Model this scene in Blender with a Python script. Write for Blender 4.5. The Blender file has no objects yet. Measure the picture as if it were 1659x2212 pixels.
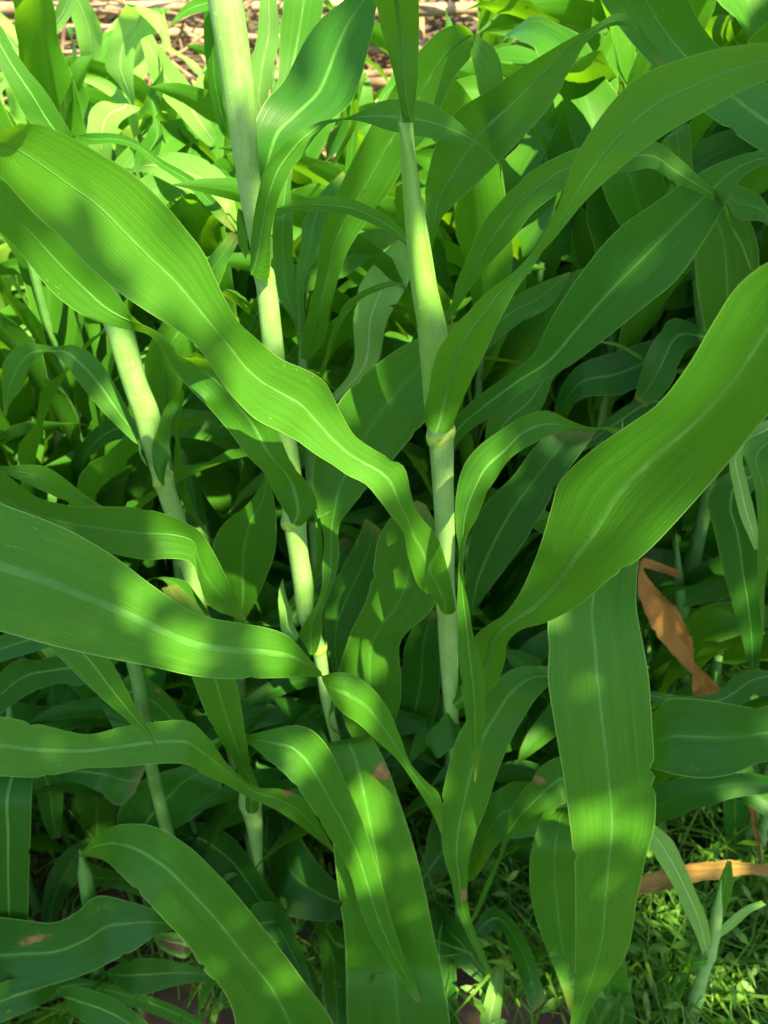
import bpy, math, random
import numpy as np
from mathutils import Vector, Matrix, noise as mnoise
random.seed(7); rng = np.random.default_rng(7)
SC = bpy.context.scene
COL = SC.collection
# ------------------------------------------------------------------ camera
PITCH = math.radians(36.0); CAMH = 1.45; VF = math.radians(67.0)
cd = bpy.data.cameras.new('camera'); cam = bpy.data.objects.new('camera', cd); COL.objects.link(cam)
cam.location = (0, 0, CAMH); cam.rotation_euler = (math.radians(90) - PITCH, 0, 0)
cd.sensor_fit = 'VERTICAL'; cd.sensor_height = 24; cd.lens = 12 / math.tan(VF / 2)
cd.clip_start = 0.02; cd.clip_end = 400
cd.dof.use_dof = True; cd.dof.focus_distance = 0.66; cd.dof.aperture_fstop = 5.2
SC.camera = cam
# ------------------------------------------------------------------ sky, sun, exposure
SUN_AZ = math.radians(150)      # measured from +Y (ahead) towards +X; minus = left
SUN_EL = math.radians(54)
S = Vector((math.sin(SUN_AZ) * math.cos(SUN_EL), math.cos(SUN_AZ) * math.cos(SUN_EL), math.sin(SUN_EL)))
w = bpy.data.worlds.new('World'); SC.world = w; w.use_nodes = True
nt = w.node_tree; nt.nodes.clear()
sky = nt.nodes.new('ShaderNodeTexSky'); sky.sky_type = 'NISHITA'; sky.sun_disc = False
sky.sun_elevation = SUN_EL; sky.sun_rotation = SUN_AZ; sky.air_density = 1.0; sky.dust_density = 1.2; sky.ozone_density = 1.0
bg = nt.nodes.new('ShaderNodeBackground'); bg.inputs['Strength'].default_value = 0.10
wo = nt.nodes.new('ShaderNodeOutputWorld')
nt.links.new(sky.outputs[0], bg.inputs['Color']); nt.links.new(bg.outputs[0], wo.inputs['Surface'])
sl = bpy.data.lights.new('sun', 'SUN'); sl.energy = 5.0; sl.angle = math.radians(0.53); sl.color = (1, 0.84, 0.52)
so = bpy.data.objects.new('sun', sl); COL.objects.link(so)
so.rotation_euler = (-S).to_track_quat('-Z', 'Y').to_euler(); so.location = (2, -3, 6)
SC.view_settings.view_transform = 'Standard'; SC.view_settings.look = 'None'
SC.view_settings.exposure = 2.4; SC.view_settings.gamma = 1.0
SC.view_settings.use_curve_mapping = False
SC.cycles.use_denoising = True
SC.cycles.max_bounces = 10; SC.cycles.diffuse_bounces = 6; SC.cycles.transmission_bounces = 6
SC.cycles.sample_clamp_indirect = 6.0

# ------------------------------------------------------------------ helpers
CP = np.array([0, 0, CAMH]); FW = np.array([0, math.cos(PITCH), -math.sin(PITCH)])
UP = np.array([0, math.sin(PITCH), math.cos(PITCH)]); RT = np.array([1., 0, 0])
W0, H0 = 1659.0, 2212.0; FP = H0 / 2 / math.tan(VF / 2)
def ray(x, y): return FW + RT * ((x - W0 / 2) / FP) + UP * ((H0 / 2 - y) / FP)
def at(x, y, Y):
    r = ray(x, y); return CP + r * (Y / r[1])
def depth_at(x, y, Y): return Y / ray(x, y)[1]
def proj(P):
    d = np.asarray(P) - CP; z = d @ FW
    return W0 / 2 + FP * (d @ RT) / z, H0 / 2 - FP * (d @ UP) / z, z

def tag(o, label=None, cat=None, group=None, kind=None):
    if label: o['label'] = label
    if cat: o['category'] = cat
    if group: o['group'] = group
    if kind: o['kind'] = kind
    return o
def link(name, me, mat=None, parent=None):
    if mat is not None and not me.materials: me.materials.append(mat)
    o = bpy.data.objects.new(name, me); COL.objects.link(o)
    if parent is not None: o.parent = parent
    return o
def empty(name, loc=(0, 0, 0)):
    o = bpy.data.objects.new(name, None); o.location = loc; o.empty_display_size = 0.05; COL.objects.link(o); return o
def mesh(name, V, F, uv=None, smooth=True, attrs=None):
    me = bpy.data.meshes.new(name)
    me.from_pydata([tuple(v) for v in V], [], [tuple(f) for f in F]); me.update()
    if smooth: me.polygons.foreach_set('use_smooth', [True] * len(me.polygons))
    if uv is not None:
        l = me.uv_layers.new(name='UVMap'); idx = np.zeros(len(me.loops), dtype=np.int32)
        me.loops.foreach_get('vertex_index', idx)
        l.data.foreach_set('uv', np.asarray(uv)[idx].astype(np.float32).ravel())
    for k, v in (attrs or {}).items():
        a = me.attributes.new(k, 'FLOAT', 'POINT'); a.data.foreach_set('value', np.asarray(v, dtype=np.float32))
    return me
def hermite(P, n):
    """smooth curve through rows of P; returns samples and row parameter."""
    P = np.asarray(P, float); k = len(P)
    c = P[:, :6] if P.shape[1] >= 6 else P
    d = np.maximum(np.linalg.norm(np.diff(c, axis=0), axis=1), 1e-4) ** 0.75
    t = np.concatenate([[0], np.cumsum(d)])
    m = np.zeros_like(P)
    for i in range(k):
        if i == 0: m[i] = (P[1] - P[0]) / d[0]
        elif i == k - 1: m[i] = (P[-1] - P[-2]) / d[-1]
        else:
            a, b = (P[i] - P[i - 1]) / d[i - 1], (P[i + 1] - P[i]) / d[i]
            m[i] = (a * d[i] + b * d[i - 1]) / (d[i] + d[i - 1])
    out = []; par = []
    for s in np.linspace(0, t[-1], n):
        i = min(max(np.searchsorted(t, s, side='right') - 1, 0), k - 2)
        h = d[i]; u = (s - t[i]) / h; u2, u3 = u * u, u * u * u
        out.append((2*u3-3*u2+1)*P[i] + (u3-2*u2+u)*h*m[i] + (-2*u3+3*u2)*P[i+1] + (u3-u2)*h*m[i+1]); par.append(i + u)
    return np.array(out), np.array(par)

# ------------------------------------------------------------------ materials
def N(nt, t, **kw):
    n = nt.nodes.new(t)
    for k, v in kw.items():
        if k in n.inputs.keys(): n.inputs[k].default_value = v
        else: setattr(n, k, v)
    return n
def math_(nt, op, a, b=None, clamp=False):
    n = nt.nodes.new('ShaderNodeMath'); n.operation = op; n.use_clamp = clamp
    for i, x in enumerate((a, b)):
        if x is None: continue
        if isinstance(x, (int, float)): n.inputs[i].default_value = x
        else: nt.links.new(x, n.inputs[i])
    return n.outputs[0]
def mixc(nt, f, a, b):
    n = nt.nodes.new('ShaderNodeMix'); n.data_type = 'RGBA'
    for i, x in ((0, f), (6, a), (7, b)):
        if isinstance(x, (int, float)): n.inputs[i].default_value = x
        elif isinstance(x, tuple): n.inputs[i].default_value = (*x, 1)
        else: nt.links.new(x, n.inputs[i])
    return n.outputs[2]
def ramp(nt, fac, pts):
    n = nt.nodes.new('ShaderNodeValToRGB'); e = n.color_ramp.elements
    while len(e) < len(pts): e.new(0.5)
    for k, (p, c) in enumerate(pts):
        e[k].position = p; e[k].color = (c, c, c, 1) if isinstance(c, (int, float)) else (*c, 1)
    nt.links.new(fac, n.inputs[0]); return n.outputs[0]

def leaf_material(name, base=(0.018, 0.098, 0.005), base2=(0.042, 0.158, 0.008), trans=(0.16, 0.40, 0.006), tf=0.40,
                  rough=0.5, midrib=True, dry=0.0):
    m = bpy.data.materials.new(name); m.use_nodes = True; nt = m.node_tree; nt.nodes.clear()
    L = nt.links.new
    uvn = N(nt, 'ShaderNodeUVMap', uv_map='UVMap'); sp = N(nt, 'ShaderNodeSeparateXYZ'); L(uvn.outputs[0], sp.inputs[0])
    u, v = sp.outputs[0], sp.outputs[1]
    oi = N(nt, 'ShaderNodeObjectInfo'); rnd = oi.outputs['Random']
    # parallel veins: noise strongly stretched along the blade
    def stripes(su, sv, det):
        c = N(nt, 'ShaderNodeCombineXYZ'); L(math_(nt, 'MULTIPLY', u, su), c.inputs[0]); L(math_(nt, 'MULTIPLY', v, sv), c.inputs[1])
        L(math_(nt, 'MULTIPLY', rnd, 37.0), c.inputs[2])
        n = N(nt, 'ShaderNodeTexNoise', Scale=1.0, Detail=det, Roughness=0.6); L(c.outputs[0], n.inputs['Vector']); return n.outputs['Fac']
    fine = stripes(110.0, 5.0, 2.0); broad = stripes(16.0, 3.0, 3.0)
    blot = N(nt, 'ShaderNodeTexNoise', Scale=14.0, Detail=3.0)
    tc = N(nt, 'ShaderNodeTexCoord'); L(tc.outputs['Object'], blot.inputs['Vector'])
    f1 = math_(nt, 'ADD', math_(nt, 'MULTIPLY', broad, 0.7), math_(nt, 'MULTIPLY', blot.outputs['Fac'], 0.6))
    f1 = math_(nt, 'ADD', f1, math_(nt, 'MULTIPLY', math_(nt, 'SUBTRACT', rnd, 0.5), 0.5))
    f1 = math_(nt, 'MULTIPLY', math_(nt, 'SUBTRACT', f1, 0.42 if name.startswith('withered') else 0.35), 3.4 if name.startswith('withered') else 1.6, True)
    col = mixc(nt, f1, base, base2)
    vein = ramp(nt, fine, [(0.36, 0.0), (0.52, 0.35), (0.68, 1.0)])
    sn_ = math_(nt, 'SINE', math_(nt, 'MULTIPLY', math_(nt, 'ADD', u, math_(nt, 'MULTIPLY', broad, 0.03)), 200.0))
    reg = math_(nt, 'POWER', math_(nt, 'MULTIPLY', math_(nt, 'ADD', sn_, 1.0), 0.5), 3.0)
    vein = math_(nt, 'ADD', math_(nt, 'MULTIPLY', vein, 0.65), math_(nt, 'MULTIPLY', reg, 0.32), True)
    light = tuple(min(1, c * 1.8 + 0.006) for c in base2)
    col = mixc(nt, math_(nt, 'MULTIPLY', vein, 0.5), col, light)
    ac = math_(nt, 'ABSOLUTE', math_(nt, 'SUBTRACT', u, 0.5))
    # pale margin
    edge = math_(nt, 'MULTIPLY', math_(nt, 'SUBTRACT', ac, 0.486), 90.0, True)
    col = mixc(nt, math_(nt, 'MULTIPLY', edge, 0.7), col, (0.22, 0.42, 0.09))
    if midrib:
        glow = math_(nt, 'SUBTRACT', 1.0, math_(nt, 'MULTIPLY', ac, 16.0), True)
        col = mixc(nt, math_(nt, 'MULTIPLY', glow, 0.30), col, (0.07, 0.27, 0.035))
    # little scratches / pale flecks
    fl = N(nt, 'ShaderNodeTexVoronoi', Scale=1.0, Randomness=1.0); c2 = N(nt, 'ShaderNodeCombineXYZ')
    L(math_(nt, 'MULTIPLY', u, 30.0), c2.inputs[0]); L(math_(nt, 'MULTIPLY', v, 90.0), c2.inputs[1]); L(math_(nt, 'MULTIPLY', rnd, 11.0), c2.inputs[2])
    L(c2.outputs[0], fl.inputs['Vector'])
    patch = N(nt, 'ShaderNodeTexNoise', Scale=9.0, Detail=1.0); L(tc.outputs['Object'], patch.inputs['Vector'])
    fleck = math_(nt, 'LESS_THAN', fl.outputs['Distance'], 0.13)
    fleck = math_(nt, 'MULTIPLY', fleck, math_(nt, 'GREATER_THAN', patch.outputs['Fac'], 0.67))
    col = mixc(nt, math_(nt, 'MULTIPLY', fleck, 0.40), col, (0.45, 0.50, 0.30))
    # scorched spots
    at_ = N(nt, 'ShaderNodeAttribute', attribute_name='scorch')
    sn = N(nt, 'ShaderNodeTexNoise', Scale=90.0, Detail=4.0); L(tc.outputs['Object'], sn.inputs['Vector'])
    sv = math_(nt, 'ADD', at_.outputs['Fac'], math_(nt, 'MULTIPLY', math_(nt, 'SUBTRACT', sn.outputs['Fac'], 0.5), 0.9))
    halo = math_(nt, 'MULTIPLY', math_(nt, 'SUBTRACT', sv, 0.28), 4.0, True)
    core = math_(nt, 'MULTIPLY', math_(nt, 'SUBTRACT', sv, 0.52), 8.0, True)
    halo = math_(nt, 'MULTIPLY', halo, math_(nt, 'GREATER_THAN', at_.outputs['Fac'], 0.01))
    core = math_(nt, 'MULTIPLY', core, math_(nt, 'GREATER_THAN', at_.outputs['Fac'], 0.01))
    col = mixc(nt, math_(nt, 'MULTIPLY', halo, 0.8), col, (0.10, 0.13, 0.012)); col = mixc(nt, math_(nt, 'MULTIPLY', core, 0.9), col, mixc(nt, sn.outputs['Fac'], (0.12, 0.06, 0.02), (0.38, 0.25, 0.12)))
    tp = N(nt, 'ShaderNodeAttribute', attribute_name='tipward')
    tn = math_(nt, 'ADD', tp.outputs['Fac'], math_(nt, 'MULTIPLY', math_(nt, 'SUBTRACT', broad, 0.5), 0.16))
    aged = math_(nt, 'MULTIPLY', math_(nt, 'SUBTRACT', tn, 0.93), 9.0, True)
    mg = math_(nt, 'MULTIPLY', math_(nt, 'SUBTRACT', math_(nt, 'ADD', ac, math_(nt, 'MULTIPLY', math_(nt, 'SUBTRACT', blot.outputs['Fac'], 0.62), 0.5)), 0.475), 14.0, True)
    if not name.startswith(('withered', 'straw')):
        col = mixc(nt, math_(nt, 'MULTIPLY', mg, 0.5), col, (0.13, 0.19, 0.02))
        col = mixc(nt, math_(nt, 'MULTIPLY', aged, 0.75), col, (0.24, 0.20, 0.05))
    tcol = mixc(nt, math_(nt, 'MULTIPLY', vein, 0.25), trans, tuple(c * 0.6 for c in trans))
    tcol = mixc(nt, core, tcol, (0.25, 0.12, 0.04))
    # bump: veins + crinkle near the base
    cr = N(nt, 'ShaderNodeAttribute', attribute_name='crinkle')
    c3 = N(nt, 'ShaderNodeCombineXYZ'); L(math_(nt, 'MULTIPLY', u, 5.0), c3.inputs[0]); L(math_(nt, 'MULTIPLY', v, 260.0), c3.inputs[1])
    cn = N(nt, 'ShaderNodeTexNoise', Scale=1.0, Detail=2.0); L(c3.outputs[0], cn.inputs['Vector'])
    hgt = math_(nt, 'ADD', math_(nt, 'ADD', math_(nt, 'MULTIPLY', fine, 0.30), math_(nt, 'MULTIPLY', reg, 0.12)), math_(nt, 'MULTIPLY', math_(nt, 'MULTIPLY', cn.outputs['Fac'], cr.outputs['Fac']), 3.2))
    hgt = math_(nt, 'ADD', hgt, math_(nt, 'MULTIPLY', broad, 0.8))
    bp = N(nt, 'ShaderNodeBump', Strength=0.55, Distance=0.0009); L(hgt, bp.inputs['Height'])
    pr = N(nt, 'ShaderNodeBsdfPrincipled'); L(col, pr.inputs['Base Color']); pr.inputs['Roughness'].default_value = rough
    pr.inputs['IOR'].default_value = 1.40; pr.inputs['Specular IOR Level'].default_value = 0.24; L(bp.outputs[0], pr.inputs['Normal'])
    tr = N(nt, 'ShaderNodeBsdfTranslucent'); L(tcol, tr.inputs['Color']); L(bp.outputs[0], tr.inputs['Normal'])
    mx = N(nt, 'ShaderNodeMixShader'); mx.inputs[0].default_value = tf
    L(pr.outputs[0], mx.inputs[1]); L(tr.outputs[0], mx.inputs[2])
    out = N(nt, 'ShaderNodeOutputMaterial'); L(mx.outputs[0], out.inputs['Surface'])
    return m
M = {}
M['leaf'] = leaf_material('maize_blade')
M['dark_leaf'] = leaf_material('dark_maize_blade', base=(0.011, 0.074, 0.006), base2=(0.024, 0.115, 0.009), trans=(0.10, 0.34, 0.006), tf=0.40, rough=0.38)  # darker, smoother copy of the blade colour
M['sunlit_leaf'] = leaf_material('sunlit_maize_blade', base=(0.11, 0.29, 0.045), base2=(0.17, 0.38, 0.075), trans=(0.36, 0.66, 0.07), tf=0.45)  # paler copy of the blade colour, sunlight put into it
M['dry_leaf'] = leaf_material('withered_blade', base=(0.048, 0.023, 0.005), base2=(0.24, 0.125, 0.026), trans=(0.26, 0.12, 0.03), tf=0.25, rough=0.75, midrib=False)
M['pale_dry_leaf'] = leaf_material('straw_coloured_blade', base=(0.12, 0.072, 0.014), base2=(0.30, 0.195, 0.050), trans=(0.34, 0.20, 0.06), tf=0.25, rough=0.75, midrib=False)

def stalk_material(name, c1, c2, bloom):
    m = bpy.data.materials.new(name); m.use_nodes = True; nt = m.node_tree; L = nt.links.new
    pr = nt.nodes['Principled BSDF']; out = nt.nodes['Material Output']
    uvn = N(nt, 'ShaderNodeUVMap', uv_map='UVMap'); sp = N(nt, 'ShaderNodeSeparateXYZ'); L(uvn.outputs[0], sp.inputs[0])
    c = N(nt, 'ShaderNodeCombineXYZ'); L(math_(nt, 'MULTIPLY', sp.outputs[0], 60.0), c.inputs[0]); L(math_(nt, 'MULTIPLY', sp.outputs[1], 4.0), c.inputs[1])
    n1 = N(nt, 'ShaderNodeTexNoise', Scale=1.0, Detail=3.0); L(c.outputs[0], n1.inputs['Vector'])
    col = mixc(nt, ramp(nt, n1.outputs['Fac'], [(0.3, 0.0), (0.7, 1.0)]), c1, c2)
    tc = N(nt, 'ShaderNodeTexCoord'); n2 = N(nt, 'ShaderNodeTexNoise', Scale=38.0, Detail=6.0, Roughness=0.7); L(tc.outputs['Object'], n2.inputs['Vector'])
    col = mixc(nt, math_(nt, 'MULTIPLY', ramp(nt, n2.outputs['Fac'], [(0.42, 0.0), (0.62, 1.0)]), bloom), col, (0.36, 0.50, 0.26))
    n3 = N(nt, 'ShaderNodeTexNoise', Scale=300.0, Detail=2.0); L(tc.outputs['Object'], n3.inputs['Vector'])
    col = mixc(nt, math_(nt, 'MULTIPLY', math_(nt, 'GREATER_THAN', n3.outputs['Fac'], 0.70), 0.3), col, (0.65, 0.68, 0.5))
    L(col, pr.inputs['Base Color']); pr.inputs['Roughness'].default_value = 0.5
    bp = N(nt, 'ShaderNodeBump', Strength=0.4, Distance=0.0008); L(n1.outputs['Fac'], bp.inputs['Height']); L(bp.outputs[0], pr.inputs['Normal'])
    pr.inputs['Subsurface Weight'].default_value = 0.0
    tr = N(nt, 'ShaderNodeBsdfTranslucent'); tr.inputs['Color'].default_value = (0.4, 0.6, 0.12, 1)
    mx = N(nt, 'ShaderNodeMixShader'); mx.inputs[0].default_value = 0.10
    L(pr.outputs[0], mx.inputs[1]); L(tr.outputs[0], mx.inputs[2]); L(mx.outputs[0], out.inputs['Surface'])
    return m
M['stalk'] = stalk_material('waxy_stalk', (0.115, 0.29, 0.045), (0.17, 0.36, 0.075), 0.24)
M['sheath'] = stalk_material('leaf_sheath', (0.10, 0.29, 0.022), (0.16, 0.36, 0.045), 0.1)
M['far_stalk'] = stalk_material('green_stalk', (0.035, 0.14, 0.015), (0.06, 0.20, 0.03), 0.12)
def simple(name, c, rough=0.6, c2=None, scale=20, tf=0.0, tcol=None):
    m = bpy.data.materials.new(name); m.use_nodes = True; nt = m.node_tree; L = nt.links.new
    pr = nt.nodes['Principled BSDF']; pr.inputs['Roughness'].default_value = rough; pr.inputs['Specular IOR Level'].default_value = 0.3
    if c2:
        tc = N(nt, 'ShaderNodeTexCoord'); n = N(nt, 'ShaderNodeTexNoise', Scale=scale, Detail=5.0); L(tc.outputs['Object'], n.inputs['Vector'])
        oi = N(nt, 'ShaderNodeObjectInfo')
        f = math_(nt, 'ADD', ramp(nt, n.outputs['Fac'], [(0.35, 0.0), (0.65, 1.0)]), math_(nt, 'MULTIPLY', math_(nt, 'SUBTRACT', oi.outputs['Random'], 0.5), 0.9), True)
        L(mixc(nt, f, c, c2), pr.inputs['Base Color'])
        bp = N(nt, 'ShaderNodeBump', Strength=0.5, Distance=0.004); L(n.outputs['Fac'], bp.inputs['Height']); L(bp.outputs[0], pr.inputs['Normal'])
    else: pr.inputs['Base Color'].default_value = (*c, 1)
    if tf > 0:
        tr = N(nt, 'ShaderNodeBsdfTranslucent'); tr.inputs['Color'].default_value = (*tcol, 1)
        mx = N(nt, 'ShaderNodeMixShader'); mx.inputs[0].default_value = tf
        L(pr.outputs[0], mx.inputs[1]); L(tr.outputs[0], mx.inputs[2]); L(mx.outputs[0], nt.nodes['Material Output'].inputs['Surface'])
    return m
M['midrib'] = simple('midrib', (0.050, 0.19, 0.018), 0.55, (0.080, 0.24, 0.034), 60, 0.35, (0.30, 0.60, 0.03))
M['midrib_pale'] = simple('pale_midrib', (0.26, 0.45, 0.14), 0.5, (0.34, 0.52, 0.20), 60, 0.35, (0.6, 0.8, 0.25))
M['midrib_dry'] = simple('dry_midrib', (0.42, 0.25, 0.10), 0.7)
M['collar'] = simple('collar', (0.16, 0.33, 0.03), 0.5, (0.26, 0.38, 0.06), 90)
M['soil'] = simple('soil', (0.028, 0.018, 0.010), 0.95, (0.085, 0.055, 0.030), 12)
M['straw'] = simple('straw', (0.16, 0.11, 0.05), 0.8, (0.32, 0.23, 0.12), 30)
M['stick'] = simple('weathered_stick', (0.11, 0.075, 0.045), 0.85, (0.34, 0.25, 0.15), 14)
M['bark'] = simple('bark', (0.10, 0.07, 0.05), 0.9, (0.20, 0.15, 0.10), 20)
M['weed'] = simple('weed', (0.018, 0.075, 0.006), 0.5, (0.12, 0.28, 0.025), 60, 0.4, (0.2, 0.45, 0.03))
M['tree_leaf'] = simple('tree_leaf', (0.03, 0.09, 0.015), 0.5, (0.06, 0.14, 0.02), 10, 0.25, (0.12, 0.3, 0.02))
M['white'] = simple('whitewash', (0.80, 0.80, 0.77), 0.8, (0.70, 0.69, 0.65), 3)

# ------------------------------------------------------------------ blade builder from traced margins
HERO = []   # blade sample points, used by nothing but the report of sizes
def blade(plant, rows, mat='leaf', wrap=0.0, sink=0.10, name='leaf', rib=True, mid=0.5, wave=0.0, scorch=(), label=None, crink=0.0, nu=14, wl_=0.05, ribw=1.0):
    """rows: (xL,yL,xR,yR[,Y[,tilt]]) base to tip, margins in photo pixels, Y metres ahead of the camera."""
    R = []; Ys = [r[4] if len(r) > 4 else None for r in rows]
    idx = [i for i, y in enumerate(Ys) if y is not None]
    Ys = np.interp(range(len(rows)), idx, [Ys[i] for i in idx])
    lift_ = random.uniform(0.0, 0.045)
    for r, Y in zip(rows, Ys):
        rr_ = ray((r[0] + r[2]) / 2, max(r[1], r[3])); Y = min(Y, (CAMH - .05) / max(.05, -rr_[2] / rr_[1]) - lift_)
        mx, my = (r[0] + r[2]) / 2, (r[1] + r[3]) / 2
        t = depth_at(mx, my, Y); tl = r[5] if len(r) > 5 else 0.0
        a = CP + ray(r[0], r[1]) * (t - tl / 2); b = CP + ray(r[2], r[3]) * (t + tl / 2)
        R.append(np.concatenate([a, b]))
    R = np.array(R)
    ln = np.sum(np.linalg.norm(np.diff((R[:, :3] + R[:, 3:]) / 2, axis=0), axis=1))
    n = int(max(24, min(90, ln * 130)))
    P, par = hermite(R, n); A, B = P[:, :3], P[:, 3:]
    C = (A + B) / 2; T = np.gradient(C, axis=0); Wv = B - A
    NN = np.cross(T, Wv); NN /= np.maximum(np.linalg.norm(NN, axis=1, keepdims=True), 1e-9)
    view = CP - C; view /= np.linalg.norm(view, axis=1, keepdims=True)
    sg = np.sign(np.sum(NN * view, axis=1)); sg[sg == 0] = 1; NN *= sg[:, None]
    NN = NN * 0.8 + view * 0.2; NN /= np.linalg.norm(NN, axis=1, keepdims=True)
    for _ in range(2): NN[1:-1] = (NN[:-2] + 2 * NN[1:-1] + NN[2:]) / 4
    NN /= np.linalg.norm(NN, axis=1, keepdims=True)
    wd = np.linalg.norm(Wv, axis=1); s = np.concatenate([[0], np.cumsum(np.linalg.norm(np.diff(C, axis=0), axis=1))])
    tot = s[-1]; us = np.linspace(0, 1, nu + 1)
    org = C[0].copy(); V = []; UV = []; cr = []; sc = []
    ph = random.uniform(0, 6); wl = random.uniform(0.09, 0.14)
    ribrows = []; nick = np.zeros((n, 2)); dry = 'dry' in mat
    for _ in range(random.randint(1, 4)):
        nick[random.randint(n // 4, n - 3), random.randint(0, 1)] = random.uniform(.02, .055)
    nick[:n // 8] *= 0
    if dry: nick += np.abs(rng.normal(0, .05, (n, 2)))
    for i in range(n):
        wr = wrap * max(0.0, 1 - s[i] / wl_)
        for u in us:
            k = 2 * u - 1
            off = -sink * wd[i] * (1 - abs(k) ** 1.5) * (1 - min(1, wr * 60))
            off += wr * math.sqrt(max(0, 1 - k * k))
            off += wave * wd[i] * abs(k) ** 2.5 * math.sin(s[i] / wl * 6.28 + ph + (1.9 if k > 0 else 0)) * min(1, s[i] / 0.05)
            uu = u + (mid - 0.5) * (1 - k * k)
            if u == 0: uu += nick[i, 0]
            elif u == 1: uu -= nick[i, 1]
            if dry: off += wd[i] * .13 * mnoise.noise(Vector((u * 5 + ph, s[i] * 34, ph)))
            p = A[i] * (1 - uu) + B[i] * uu + NN[i] * off
            V.append(p - org); UV.append((u, s[i]))
            cr.append(crink * max(0, 1 - s[i] / 0.055) * (1 - 0.6 * u))
            q = 0.0
            if scorch:
                px, py, _ = proj(p)
                for (sx, sy, rx, ry, an) in scorch:
                    dx, dy = px - sx, py - sy; ca, sa = math.cos(an), math.sin(an)
                    dd = math.hypot((dx * ca + dy * sa) / rx, (-dx * sa + dy * ca) / ry); q = max(q, 1.15 - dd * 0.7)
            sc.append(max(0, q))
        j = (i) * (nu + 1) + nu // 2
        ribrows.append((V[j], UV[j]))
    F = [(i*(nu+1)+j, i*(nu+1)+j+1, (i+1)*(nu+1)+j+1, (i+1)*(nu+1)+j) for i in range(n-1) for j in range(nu)]
    o = link(name, mesh(name, V, F, UV, attrs={'crinkle': cr, 'scorch': sc, 'tipward': [q[1] / tot for q in UV]}), M[mat], plant); o.location = Vector(org) - plant.location
    if label: o['label'] = label
    if rib:
        V2 = []; UV2 = []; F2 = []
        i0 = 0; i1 = int(n * 0.94)
        for q, i in enumerate(range(i0, i1)):
            f = 1 - s[i] / tot
            hw = ribw * min(wd[i] * 0.05, 0.0023 * f ** 0.9 + 0.0003)
            d = Wv[i] / max(wd[i], 1e-6); c = np.array(ribrows[i][0])
            lift = 0.0004 + 0.0004 * f
            for kk, lf in ((-1, 0.00005), (-0.5, lift * 0.8), (0, lift), (0.5, lift * 0.8), (1, 0.00005)):
                V2.append(c + d * hw * kk + NN[i] * lf); UV2.append((0.5 + kk * .1, s[i]))
            if q: 
                for j in range(4):
                    a = (q - 1) * 5 + j; F2.append((a, a + 1, a + 6, a + 5))
        ro = link('midrib', mesh('midrib', V2, F2, UV2), M['midrib_dry' if mat == 'dry_leaf' else ('midrib_pale' if mat == 'sunlit_leaf' else 'midrib')], o)
    return o

def tube(pts, rad, ns=14, uvs=1.0, flat=None):
    pts = np.array(pts, float); n = len(pts); T = np.gradient(pts, axis=0); T /= np.linalg.norm(T, axis=1, keepdims=True)
    V = []; UV = []; F = []; s = 0
    ref = np.array([0, -1.0, 0.05]) if abs(T[0][1]) < 0.8 else np.array([1.0, 0, 0])
    for i in range(n):
        if i: s += np.linalg.norm(pts[i] - pts[i-1])
        x = np.cross(T[i], ref); x /= np.linalg.norm(x); y = np.cross(x, T[i])
        for j in range(ns + 1):
            a = 2 * math.pi * j / ns
            V.append(pts[i] + (x * math.cos(a) + y * math.sin(a)) * rad[i]); UV.append((j / ns, s))
        if i:
            for j in range(ns):
                a = (i-1) * (ns+1) + j; F.append((a, a+1, a+ns+2, a+ns+1))
    return V, F, UV
def stalk(plant, pts, nodes=(), mat='stalk', name='stalk', ground=True, top=True):
    """pts: (x, y, Y, width_px) from the top down; carried on to the soil."""
    P = []; r = []; pts_in = pts
    for (x, y, Y, wpx) in pts:
        d = depth_at(x, y, Y); P.append(np.concatenate([at(x, y, Y), [wpx * d / FP / 2]]))
    if ground:
        a, b = P[-2], P[-1]; dz = b[2]
        if dz > 0.02:
            for f in (0.5, 1.0):
                q = b.copy(); q[2] = dz * (1 - f) - 0.02 * f; q[0] += (b[0] - a[0]) / max(0.05, a[2] - b[2]) * dz * 0.3 * f; q[3] = max(b[3], 0.009); P.append(q)
    P = np.array(P); Q, par = hermite(np.concatenate([P[:, :3], P[:, :3], P[:, 3:]], axis=1), max(20, len(P) * 9))
    pts3 = Q[:, :3].copy(); rad = Q[:, 6].copy()
    if mat == 'far_stalk' or (pts_in[0][1] > 100 and 0 < pts_in[0][0] < W0): rad *= np.clip(np.linspace(0.06, 6.0, len(rad)), 0, 1)
    for (nx, ny) in nodes:
        for i in range(len(pts3)):
            px, py, z = proj(pts3[i]); 
            rad[i] *= 1 + 0.14 * math.exp(-((py - ny) / 9.0) ** 2)
    org = pts3[-1].copy()
    V, F, UV = tube(pts3 - org, rad, 18)
    o = link(name, mesh(name, V, F, UV), M[mat], plant); o.location = Vector(org) - plant.location
    return o
def plant(px, py, Y, label, name='maize_plant', cat='maize plant', group=None):
    p = at(px, py, Y); return tag(empty(name, (p[0], p[1], 0.0)), label, cat, group)


def collar(plant, x, y, Y, wpx, tilt=0.0):
    """yellowish flared ring where a sheath ends at a joint"""
    d = depth_at(x, y, Y); r = wpx * d / FP / 2; c = at(x, y, Y)
    hts = np.array([-.0065, -.003, .0, .0035, .007]); rr = np.array([1.0, 1.10, 1.15, 1.10, .98]) * r
    V, F, UV = tube([np.array([0, 0, z]) for z in hts], rr, 20)
    V = [np.array([v[0], v[1], v[2] + v[0] * tilt + .0012 * math.sin(math.atan2(v[1], v[0]) * 5)]) for v in V]
    o = link('collar', mesh('collar', V, F, UV), M['collar'], plant); o.location = Vector(c) - plant.location; return o
# ================================================================== the near plants, traced blade by blade
G_NEAR = 'maize plants nearest the camera'
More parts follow.
